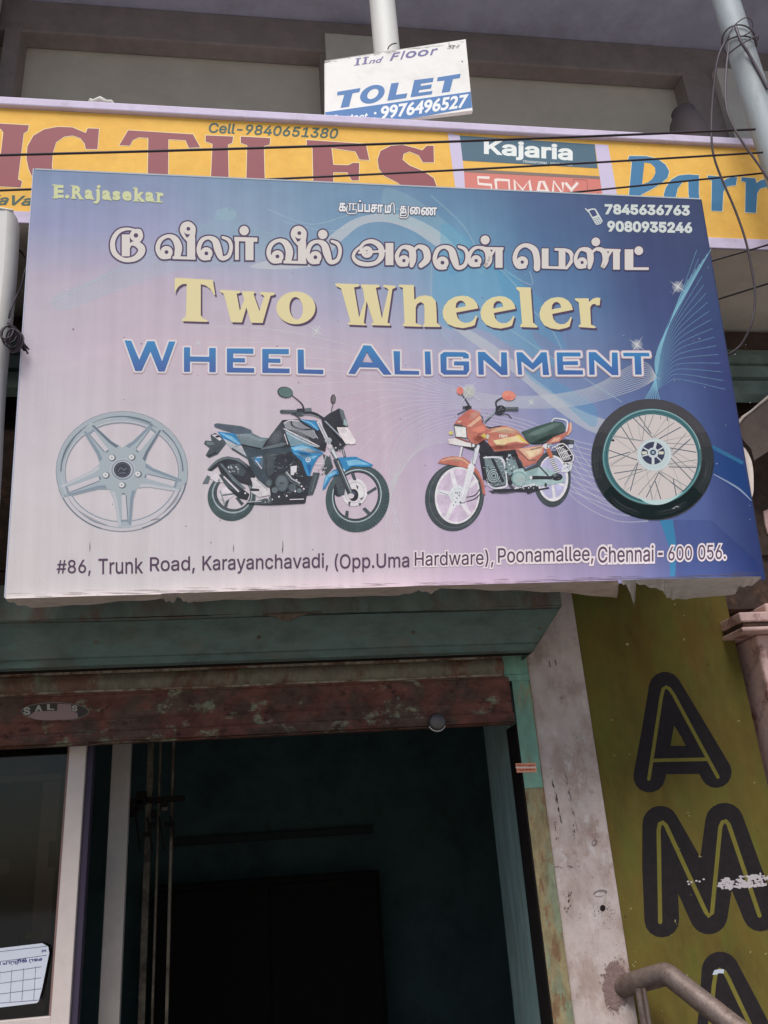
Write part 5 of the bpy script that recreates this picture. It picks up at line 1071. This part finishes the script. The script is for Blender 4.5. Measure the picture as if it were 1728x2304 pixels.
def two_wheeler(A):
    A.dh = 0.000002; A.zoom(380, 610, 3.318)
    def wh(l): return [((x/3.19+480)*3.318, y*1.0401) for x, y in l]
    T_ = [(45, 50), (328, 66), (346, 178), (338, 180), (310, 135), (275, 108), (238, 98), (238, 330), (258, 356), (288, 366), (288, 380), (98, 374), (98, 358), (122, 345), (128, 320), (133, 96), (100, 98), (70, 118), (50, 150), (42, 172)]
    w_ = [(382, 140), (532, 148), (532, 164), (506, 170), (530, 298), (562, 215), (548, 166), (545, 150), (640, 152), (640, 166), (632, 172), (676, 300), (712, 190), (700, 178), (680, 172), (680, 156), (788, 162), (788, 178), (758, 186), (700, 388), (612, 386), (578, 272), (545, 384), (465, 382), (412, 178), (402, 164), (382, 156)]
    W_ = [(1242, 92), (1420, 98), (1420, 115), (1382, 122), (1420, 345), (1462, 225), (1447, 130), (1435, 118), (1435, 100), (1565, 102), (1575, 118), (1545, 126), (1590, 355), (1640, 140), (1622, 125), (1600, 118), (1600, 103), (1691, 110), (1691, 125), (1668, 134), (1632, 385), (1650, 396), (1650, 408), (1508, 404), (1512, 392), (1528, 385), (1475, 225), (1455, 388), (1468, 396), (1468, 406), (1336, 400), (1338, 388), (1355, 380), (1285, 130), (1262, 118), (1245, 112)]
    o_ = ([(948+146*math.cos(t), 275+122*math.sin(t)) for t in (2*math.pi*k/36 for k in range(36))], [(950+50*math.cos(t)+14*math.sin(t)*0.4, 278+84*math.sin(t)) for t in (2*math.pi*k/30 for k in range(30))])
    h_ = wh([(118, 98), (226, 100), (230, 206), (262, 182), (310, 174), (355, 184), (382, 214), (388, 260), (392, 372), (414, 390), (414, 402), (292, 400), (292, 388), (303, 376), (303, 270), (298, 236), (275, 222), (250, 236), (240, 262), (240, 374), (262, 382), (282, 390), (282, 400), (148, 396), (148, 384), (160, 374), (148, 120), (118, 112)])
    eo = [(690, 268), (680, 235), (655, 203), (615, 182), (570, 177), (520, 186), (475, 212), (445, 250), (432, 295), (440, 340), (470, 380), (520, 402), (580, 410), (640, 398), (664, 388), (682, 322), (672, 320), (655, 350), (625, 370), (590, 372), (560, 360), (540, 335), (530, 298)]
    eh = [(527, 266), (600, 252), (592, 228), (572, 212), (548, 214), (530, 234)]
    def es(l, k, cx, dx, dy): return wh([((x-cx)*k+cx+dx, y+dy) for x, y in l])
    l_ = wh([(962, 115), (1065, 118), (1082, 370), (1112, 395), (1112, 406), (990, 402), (990, 390), (1003, 375), (985, 150), (962, 128)])
    r_ = wh([(1382, 196), (1480, 196), (1484, 222), (1510, 200), (1540, 190), (1565, 194), (1560, 245), (1540, 247), (1525, 235), (1505, 240), (1492, 262), (1498, 385), (1530, 398), (1530, 410), (1410, 402), (1410, 392), (1425, 380), (1410, 225), (1384, 208)])
    G_ = [(T_, None), (w_, None), o_, (W_, None), (h_, None), (es(eo, 1, 432, 0, 0), es(eh, 1, 432, 0, 0)), (es(eo, .98, 432, 272, 3), es(eh, .98, 432, 272, 3)), (l_, None), (es(eo, .93, 432, 696, 10), es(eh, .93, 432, 696, 10)), (r_, None)]
    for o, hh in G_: A.poly([(x+12, y+14) for x, y in o], shd, [[(x+12, y+14) for x, y in hh]] if hh else ())
    for o, hh in G_: A.poly(o, yel, [hh] if hh else ())
printed('serif_heading', two_wheeler, 0.0008)
def owner(A):
    A.dh = 0.000002; A.zoom(100, 400, 5.53); y_ = ink((204, 206, 160)); f = None
    dk_ = ink((112, 118, 150))
    for ch, x0, y0, x1, y1, g in (('E', 118, 88, 240, 250, .05), ('R', 345, 98, 470, 258, .05), ('a', 503, 148, 606, 268, .05), ('a', 718, 155, 826, 276, .05), ('s', 848, 164, 946, 280, .05), ('e', 968, 166, 1084, 286, .05), ('k', 1120, 128, 1238, 290, .05), ('a', 1256, 176, 1364, 298, .05), ('r', 1402, 184, 1482, 300, .05)):
        A.text(ch, [(x0, y0), (x1, y0+4), (x1, y1+3), (x0, y1)], y_, f, g=g)
    A.ell(284, 236, 26, 24, y_); A.ell(676, 112, 24, 20, y_); A.vs([(668, 155, 40), (670, 260, 42), (655, 306, 34), (620, 306, 26)], y_, True)
    for x0, x1, y in ((100, 165, 250), (100, 160, 92), (330, 395, 254), (328, 380, 102), (430, 488, 262), (1102, 1180, 288), (1102, 1150, 130), (1196, 1252, 294), (1385, 1470, 300), (1386, 1420, 188), (640, 690, 158), (590, 622, 266), (812, 840, 276), (1350, 1376, 298)):
        A.line([(x0, y), (x1, y+3)], 16, y_)
printed('owner_name', owner, 0.0008)
blu2 = bpy.data.materials.new('blue_letter_ink'); blu2.use_nodes = True; nt = blu2.node_tree; pb = nt.nodes['Principled BSDF']; pb.inputs['Roughness'].default_value = 0.6
tc = nt.nodes.new('ShaderNodeTexCoord'); sx = nt.nodes.new('ShaderNodeSeparateXYZ'); rr = nt.nodes.new('ShaderNodeValToRGB'); mr = nt.nodes.new('ShaderNodeMapRange')
nt.links.new(tc.outputs['Object'], sx.inputs[0]); nt.links.new(sx.outputs[1], mr.inputs[0]); nt.links.new(mr.outputs[0], rr.inputs[0]); nt.links.new(rr.outputs[0], pb.inputs['Base Color'])
ya, yb_ = F_bb.loc(700, 850)[1], F_bb.loc(700, 765)[1]; mr.inputs[1].default_value = ya; mr.inputs[2].default_value = yb_
rr.color_ramp.elements[0].color = base((62, 84, 152), KLIT); rr.color_ramp.elements[1].color = base((44, 130, 184), KLIT)
def alignment(A):
    A.dh = 0.000002
    E_ = [(665, 95), (830, 96), (830, 128), (705, 126), (705, 155), (778, 156), (778, 182), (703, 180), (703, 215), (835, 218), (835, 246), (665, 244)]
    L1 = [[(28, 45), (70, 47), (120, 165), (170, 50), (215, 50), (262, 175), (305, 52), (345, 52), (278, 238), (240, 238), (190, 115), (135, 235), (95, 235)],
          [(398, 88), (436, 88), (436, 145), (555, 147), (555, 92), (596, 92), (596, 242), (556, 242), (556, 178), (436, 176), (436, 240), (398, 240)], E_, [(x+220, y+3) for x, y in E_], [(1105, 102), (1143, 103), (1145, 225), (1265, 228), (1265, 255), (1107, 250)]]
    Ao, Ah = [(1515, 75), (1560, 78), (1690, 258), (1640, 258), (1605, 215), (1490, 212), (1462, 255), (1420, 252)], [(1535, 115), (1505, 180), (1575, 183)]
    N_ = [(548, 113), (590, 113), (688, 205), (688, 115), (722, 116), (728, 252), (690, 252), (582, 160), (585, 250), (552, 250)]
    L2 = [[(40, 108), (80, 109), (80, 225), (195, 228), (195, 250), (48, 248)], [(228, 110), (262, 110), (268, 248), (232, 248)],
          [(345, 113), (470, 115), (492, 128), (495, 152), (460, 152), (458, 142), (360, 142), (360, 222), (462, 224), (462, 195), (405, 194), (405, 170), (495, 170), (497, 225), (480, 250), (345, 250), (325, 235), (322, 130)], N_,
          [(780, 115), (815, 115), (878, 180), (930, 115), (962, 115), (978, 252), (940, 252), (935, 175), (880, 222), (810, 170), (815, 250), (790, 250)],
          [(1022, 116), (1165, 116), (1168, 140), (1060, 140), (1060, 170), (1150, 168), (1152, 192), (1062, 192), (1065, 222), (1180, 224), (1182, 250), (1028, 250)], [(x+667, y+1) for x, y in N_],
          [(1422, 118), (1578, 118), (1582, 140), (1530, 140), (1535, 250), (1495, 250), (1490, 140), (1425, 140)]]
    c1, c2 = ink((208, 178, 186)), ink((216, 212, 214))
    def bord(l, w, m):                         # rounded border: a closed stroke round the letter
        A.line(l+[l[0], l[1]], w, m, caps=True)
        A.poly(l, m)
    for w, m in ((30, c1), (20, c2)):
        A.zoom(270, 750, 2.765)
        for l in L1+[Ao]:
            for i in range(len(l)): A.line([l[i], l[(i+1) % len(l)]], w, m, caps=True)
        A.zoom(870, 750, 2.676)
        for l in L2:
            for i in range(len(l)): A.line([l[i], l[(i+1) % len(l)]], w, m, caps=True)
    A.zoom(270, 750, 2.765)
    for l in L1: A.poly(l, blu2)
    A.poly(Ao, blu2, [Ah]); A.zoom(870, 750, 2.676)
    for l in L2: A.poly(l, blu2)
printed('wheel_alignment_lettering', alignment, 0.0007)
def phones(A):
    A.dh = 0.000002; A.zoom(1290, 440, 5.53); w = ink((206, 212, 208)); dk_ = ink((70, 78, 120))
    A.text('7845636763', [(388, 106), (1448, 122), (1448, 252), (392, 236)], w, g=0.045)
    A.text('9080935246', [(420, 314), (1478, 334), (1478, 470), (424, 452)], w, g=0.045)
    out_ = [(180, 190), (205, 168), (255, 162), (285, 180), (355, 300), (362, 325), (345, 348), (300, 366), (275, 355), (245, 305)]
    A.poly(out_, w, smooth=True); A.poly([(196, 196), (215, 182), (255, 176), (272, 190), (298, 246), (240, 268)], dk_); A.line([(150, 164), (186, 204)], 14, w, caps=True)
    for i in range(4):
        for j in range(3): A.ell(258+j*26+i*13, 292-j*9+i*19, 9, 6, dk_, -20, n=10)
printed('phone_numbers', phones, 0.0008)
def address(A):
    A.dh = 0.000002; br, wh_ = ink((88, 68, 88)), ink((222, 210, 212))
    A.zoom(100, 1220, 2.07375)
    for t, q in (('#86,', (57, 82, 216, 160)), ('Trunk', (252, 75, 460, 150)), ('Road,', (492, 68, 702, 150)), ('Karayanchavadi,', (737, 56, 1324, 150)), ('(Opp.Uma', (1354, 50, 1702, 142))):
        dy = (q[2]-q[0])*0.022; A.text(t, [(q[0], q[1]+dy*0.5), (q[2], q[1]-dy*0.5), (q[2], q[3]-dy), (q[0], q[3])], br, g=0.007)
    A.zoom(860, 1210, 1.975)
    for t, q, bw in (('Hardware),', (144, 56, 494, 140), .055), ('Poonamallee,', (514, 42, 938, 126), .075), ('Chennai', (958, 36, 1206, 112), .075), ('-', (1226, 66, 1246, 78), .05), ('600', (1270, 37, 1376, 102), .07), ('056.', (1404, 31, 1526, 98), .07)):
        dy = (q[2]-q[0])*0.022; A.text(t, [(q[0], q[1]+dy*0.5), (q[2], q[1]-dy*0.5), (q[2], q[3]-dy), (q[0], q[3])], br, g=0.008, border=wh_, bw=bw)
printed('address_line', address, 0.0008)

# ------------------------------------------------------------------ to-let board tied to the drain pipe
F_tl = wall_frame(3.04)
c4 = [Vector(F_tl.loc(*q)) for q in ((731, 137), (1047, 89), (1063, 249), (732, 288))]
tl = tag(empty('to_let_board', mw=F_tl.mw), 'small tilted white and blue to let board tied to the white pipe', 'to let sign')
wb = mat('board_white', (228, 224, 220), KLIT, 0.6, var=0.02, scale=5, grime=0.18, gscale=7, gcol=(150, 140, 130))
b = MB(); b.extrude([(v.x, v.y, 0) for v in c4], (0, 0, -0.018), wb); board = b.build('board', tl, 0.002)
A = Art(F_tl, 0.0006); A.dh = 0.000002; A.zoom(720, 70, 4.608)
bl = ink((84, 122, 172)); pu = ink((118, 112, 152)); ww = ink((232, 228, 226))
A.poly([(54, 832), (1560, 620), (1580, 792), (800, 935), (56, 1004)], bl); A.line([(56, 836), (1556, 624)], 10, ww)
for t, q in (('T', ((188, 622), (420, 590), (410, 765), (212, 797))), ('O', ((414, 580), (672, 545), (672, 735), (414, 752))), ('L', ((735, 542), (905, 515), (905, 695), (700, 720))), ('E', ((975, 508), (1178, 484), (1160, 655), (940, 684))), ('T', ((1218, 478), (1458, 442), (1440, 618), (1260, 640)))):
    if t == 'O': A.poly([(543+128*math.cos(k*.2094), 655-math.cos(k*.2094)*20+92*math.sin(k*.2094)-12*math.cos(k*.2094)) for k in range(30)], bl, [[(548+58*math.cos(k*.2094)+10*math.sin(-k*.2094), 652-math.cos(k*.2094)*14+52*math.sin(k*.2094)) for k in range(30)]])
for l in ([(182, 630), (420, 590), (408, 632), (338, 645), (300, 784), (212, 797), (252, 660), (176, 668)], [(738, 543), (818, 533), (786, 662), (906, 645), (892, 694), (698, 722)], [(978, 508), (1178, 484), (1170, 528), (1048, 545), (1040, 570), (1160, 553), (1150, 595), (1030, 612), (1022, 640), (1166, 620), (1158, 655), (938, 686)], [(1220, 480), (1458, 442), (1450, 486), (1378, 498), (1345, 628), (1260, 641), (1292, 512), (1212, 520)]): A.poly(l, bl)
for l in ([(396, 290), (385, 345)], [(476, 280), (464, 335)]): A.line(l, 24, pu)
for x, y in ((398, 286), (382, 352), (478, 274), (462, 340)): A.line([(x-28, y+3), (x+28, y-5)], 10, pu)
A.text('nd', [(512, 290), (660, 262), (652, 322), (502, 342)], pu, None, g=0.015, shear=0.3)
for t, q in (('F', ((736, 232), (834, 216), (815, 300), (722, 310))), ('l', ((840, 212), (886, 204), (868, 290), (832, 296))), ('o', ((890, 216), (1000, 200), (1000, 272), (884, 284))), ('o', ((1016, 200), (1126, 190), (1126, 256), (1010, 268))), ('r', ((1146, 190), (1225, 176), (1210, 244), (1140, 252)))): A.text(t, list(q), pu, None, g=0.02, shear=0.2)
A.text('9976496527', [(632, 782), (1540, 652), (1520, 790), (628, 918)], ww, None, g=0.03, shear=0.05)
A.text('Contact', [(120, 872), (498, 846), (492, 925), (116, 960)], ww, g=0.015, shear=0.2); A.ell(572, 852, 14, 13, ww); A.ell(564, 908, 14, 13, ww)
for k in range(30): A.ell(random.gauss(1380, 30), random.gauss(165, 18), random.uniform(4, 16), random.uniform(3, 8), film((110, 104, 100), 0.35), n=8)
for k in range(40): t = random.random(); A.ell(60+t*1440, 312-t*212+random.uniform(0, 16), random.uniform(8, 40), random.uniform(2, 5), film((120, 112, 104), 0.3), n=8)
A.ell(1474, 316, 8, 8, pu)
A.build('lettering', board)
b = MB(); q = [F_tl.loc(720+x/4.608, 70+y/4.608) for x, y in ((700, 210), (712, 180), (745, 156), (790, 148))]; b.tube([(x, y, 0.012) for x, y in q], 0.003, framem, 6); b.build('wire_tie', tl)
pp = MB(); p1 = at(884, 262, 3.163)
pipe_m = mat('white_pvc_pipe', (210, 208, 204), KLIT, 0.5, var=0.05, scale=3, stretch=(4, 4, 0.7), grime=0.15, gscale=4, gcol=(150, 144, 136))
pp.tube([(p1.x, 3.163, 4.14), (p1.x, 3.163, 4.9), (p1.x, 3.163, 5.8), (p1.x, 3.163, 6.64)], 0.0685, pipe_m, 28)
tag(pp.build('drain_pipe'), 'white plastic pipe running up behind the to let board', 'pipe')

# ------------------------------------------------------------------ neighbouring signboard at the left edge
F_ls = Frame(at(-14, 1260, 2.86), UX, (0, -math.sin(math.radians(6)), math.cos(math.radians(6))))
ls = tag(empty('side_signboard', mw=F_ls.mw), 'pale flex signboard at the left edge, only its folded right end showing', 'signboard')
xt, yt = F_ls.loc(28, 474); lw = mat('pale_flex', (210, 206, 204), KLIT, 0.6, var=0.03, scale=4, grime=0.12, gscale=5, gcol=(150, 144, 140), bump=0.06, bscale=14)
lsd = mat('pale_flex_side', (196, 192, 188), KLIT, 0.6, var=0.04, scale=4, grime=0.2, gscale=8, gcol=(150, 140, 134))
b = MB(); n = 24; vs_ = []
for k in range(n+1):
    y = -0.25+(yt+0.25)*k/n; x = xt*k/n*0.0+xt*0.96+0.004*math.sin(y*7); vs_ += [(x-1.6, y, 0), (x-0.02, y, 0), (x, y, -0.006), (x+0.004, y, -0.05), (x-0.002, y, -0.11)]
b.add(vs_, [(5*i+j, 5*i+j+1, 5*i+j+6, 5*i+j+5) for i in range(n) for j in range(1)], lw, True); b.add(vs_, [(5*i+j, 5*i+j+1, 5*i+j+6, 5*i+j+5) for i in range(n) for j in (1, 2, 3)], lsd, True)
b.add([vs_[5*n], vs_[5*n+1], vs_[5*n+2], vs_[5*n+3], vs_[5*n+4], (vs_[5*n][0], yt, -0.11)], [(0, 1, 2, 3, 4, 5)], lsd)
b.build('wrapped_sheet', ls)
b = MB(); b.box(xt-1.6, xt-0.03, -0.2, yt-0.02, -0.10, -0.06, framem); b.build('frame', ls)
b = MB(); b.tube([(xt-0.4, yt+0.006, -0.004), (xt-0.1, yt+0.012, 0.0), (xt+0.002, yt+0.004, -0.004)], [.006, .01, .004], lsd, 8); b.build('rolled_edge', ls)

# ------------------------------------------------------------------ pole, cables
polem = mat('pole_paint', (140, 147, 151), 0.70, 0.6, metal=0.0, spec=0.4, var=0.1, scale=5, stretch=(2, 2, 0.5), second=(124, 128, 130), cover=0.4, edge=0.15, grime=0.45, gscale=5, gcol=(108, 104, 100), bump=0.05)
wire = mat('black_cable', (52, 44, 52), 1.0, 0.5)
grw = mat('grey_cable', (92, 84, 90), 1.0, 0.5)
PX, PY = 2.325, 2.70
pl = tag(empty('utility_pole', (PX, PY, 0)), 'grey painted steel pole with loops of wire at the right edge', 'pole')
b = MB(); b.tube([(0, 0, 0), (0, 0, 2.0), (0, 0, 4.0), (0, 0, 6.0)], 0.062, polem, 28); b.build('shaft', pl)
b = MB(); b.lathe([(0.075, 0.0), (0.075, 0.02), (0.064, 0.022)], polem, 24, 'Z', (0, 0, 0.0)); b.build('base_plate', pl)
def loopw(z, r, tilt, ph, n=28):
    return [(PX+r*math.cos(t+ph), PY+r*math.sin(t+ph), z+tilt*math.sin(t)) for t in (2*math.pi*k/n for k in range(n+1))]
zc = at(1640, 85, 2.66).z
b = MB()
for z, r, ti in ((zc, 0.07, 0.03), (zc+0.03, 0.072, -0.04), (zc-0.02, 0.085, 0.06)): b.tube(loopw(z, r, ti, random.uniform(0, 6)), 0.004, grw, 6, cap=False)
b.tube([at(x, y, Y) for x, y, Y in catmull([(1632, 95, 2.63), (1650, 60, 2.6), (1676, 40, 2.58), (1692, 48, 2.58), (1690, 70, 2.6), (1665, 84, 2.63)], 5)], 0.003, grw, 6)
b.tube([at(x, y, Y) for x, y, Y in catmull([(1655, 60, 2.63), (1668, 95, 2.62), (1690, 130, 2.63), (1728, 200, 2.63)], 4)], 0.007, grw, 6)
b.v = [(x-PX, y-PY, z) for x, y, z in b.v]; b.build('wire_loop', pl)
def cable(pts, r, m, label, sag=0.0, n=8, grp='overhead cables in front of the balcony'):
    P_ = [at(*p) for p in pts]; C_ = [Vector(q) for q in catmull([tuple(p) for p in P_], n)] if len(P_) > 2 else [P_[0].lerp(P_[1], k/20) - Vector((0, 0, sag*4*(k/20)*(1-k/20))) for k in range(21)]
    b = MB(); o_ = C_[0]; b.tube([q-o_ for q in C_], r, m, 8); o = b.build('cable'); o.location = o_; tag(o, label, 'cable', grp)
cable([(-120, 352, 2.82), (1699, 291, 2.66)], 0.0052, wire, 'topmost black cable crossing the yellow parapet and reaching the pole', 0.012)
cable([(-120, 433, 2.85), (1716, 343, 2.66)], 0.0045, wire, 'black cable crossing the yellow parapet just above the large signboard', 0.015)
cable([(1100, 452, 2.87), (1850, 376, 2.8)], 0.0042, wire, 'black cable leaving the top right of the large signboard across the blue letters', 0.0007)
cable([(1480, 622, 2.88), (1850, 516, 2.8)], 0.0042, wire, 'black cable crossing just below the yellow parapet at the right', 0.0)
cable([(1480, 716, 3.1), (1850, 600, 2.9)], 0.0042, wire, 'lower black cable crossing the brown soffit at the right', 0.0)
cable([(1640, 82, 2.63), (1616, 130, 2.66), (1603, 230, 2.72), (1601, 310, 2.75), (1607, 355, 2.77), (1625, 405, 2.79), (1655, 475, 2.81), (1680, 550, 2.83), (1697, 640, 2.86), (1698, 690, 2.88), (1690, 730, 2.9), (1668, 775, 2.95), (1634, 802, 3.0), (1590, 835, 3.12)], 0.0052, grw, 'long grey cable drooping in a loop from the pole to behind the signboard', n=6)
cable([(1641, 96, 2.63), (1634, 160, 2.64), (1633, 230, 2.64), (1645, 275, 2.64), (1672, 322, 2.64), (1705, 368, 2.64), (1760, 450, 2.64)], 0.0052, grw, 'short grey cable hanging down along the pole', n=6)
cable([(20, 716, 2.73), (26, 690, 2.73), (36, 668, 2.78), (45, 650, 2.85), (56, 610, 2.90), (62, 590, 2.91), (52, 572, 2.90), (40, 560, 2.88), (20, 545, 2.88)], 0.004, wire, 'thin dark cable hanging in the gap between the two signboards', n=6, grp='cables in the gap between the signboards')
cable([(20, 735, 2.73), (34, 742, 2.78), (48, 748, 2.93), (70, 762, 2.98)], 0.004, wire, 'short dark cable running from the coil behind the large signboard', n=6, grp='cables in the gap between the signboards')
ch = at(22, 748, 2.73); b = MB()
for k in range(6):
    r_ = 0.028+0.004*(k % 3); c_ = Vector((0.006*k-0.01, 0.004*k, -0.006*k)); b.tube([Vector((r_*0.75*math.cos(t), r_*0.35*math.sin(t+k), r_*1.2*math.sin(t)))+c_ for t in (2*math.pi*j/20 for j in range(21))], 0.0034, wire, 6, cap=False)
for k in range(7): b.tube([Vector((-0.015+random.uniform(0, .01), 0, 0.04)), Vector((0.01+k*0.004, 0.01, 0.0)), Vector((0.04+random.uniform(0, .02), 0.04, -0.05+random.uniform(-.02, .02)))], 0.0034, wire, 6)
o = b.build('cable_coil'); o.location = ch; tag(o, 'dark coil of spare cable tied at the side of the left signboard', 'cable coil')

# ------------------------------------------------------------------ odds and ends
b = MB(); c_ = at(228, 229, 2.945)
for k in range(13):
    an = k*0.9; b.tube([(0.05*math.cos(an)*(0.3+k*0.06)-0.01, 0.02*math.sin(an), 0.004+0.004*k % 0.03), (0.055*math.cos(an+1)+0.01, 0.025*math.sin(an+1), 0.012+0.02*random.random()), (0.06*math.cos(an+2)+0.012, 0.02*math.sin(an+2), 0.006+0.012*random.random())], [0.008, 0.014, 0.007], mat('rag_cloth', (196, 192, 184), KLIT, 0.95, var=0.15, scale=40, bump=0.4), 9)
o = b.build('rag'); o.location = (c_.x, 2.927, 4.675); tag(o, 'knotted whitish rag lying on the lilac coping', 'rag')
b = MB(); b.lathe([(0, 0), (0.09, 0), (0.12, 0.1), (0.125, 0.24), (0.10, 0.36), (0.07, 0.42), (0.075, 0.45), (0.0, 0.46)], mat('dark_pot', (92, 84, 86), 0.8, 0.7), 24)
q = at(1530, 262, 3.85); o = b.build('dark_pot'); o.location = (q.x, 3.81, q.z-0.46); 
ST = mat('pot_stand', (70, 66, 66), 0.9, 0.8)
b = MB(); b.box(-0.2, 0.2, -0.1, 0.1, 4.13-(q.z-0.46), -0.002, ST); b.build('stand', o)
tag(o, 'dark rounded pot beside the dark post on the balcony', 'pot')
# grey flex of another board hanging at the right edge
b = MB(); cl = [(1660, 952), (1690, 925), (1728, 893), (1790, 845), (1790, 1000), (1728, 1016), (1697, 1036), (1690, 1010), (1672, 990), (1662, 965)]
gf = mat('grey_flex_back', (92, 80, 74), 0.62, 0.8, var=0.12, scale=9, grime=0.3)
b.extrude([at(x, y, 3.30) for x, y in cl], (0, 0.002, 0), gf); 
b.tube([at(x, y, 3.297) for x, y in ((1659, 954), (1672, 938), (1690, 925), (1728, 893), (1790, 845))], [0.008, 0.007, 0.005, 0.007, 0.007], flexw, 8)
b.tube([at(x, y, 3.297) for x, y in ((1659, 950), (1661, 962), (1664, 972))], [0.006, 0.007, 0.005], flexw, 8)
tag(b.build('hanging_flex'), 'dim grey flap of flex with a white rolled edge hanging right of the large signboard', 'flex sheet')
b = MB(); c5 = [(1718, 1150), (1728, 1146), (1800, 1140), (1800, 1210), (1728, 1200), (1722, 1180)]
b.extrude([at(x, y, 3.489) for x, y in c5], (0, 0.01, 0), pinkplaster); b.build('plaster_patch', bld).matrix_basis = BW.inverted()
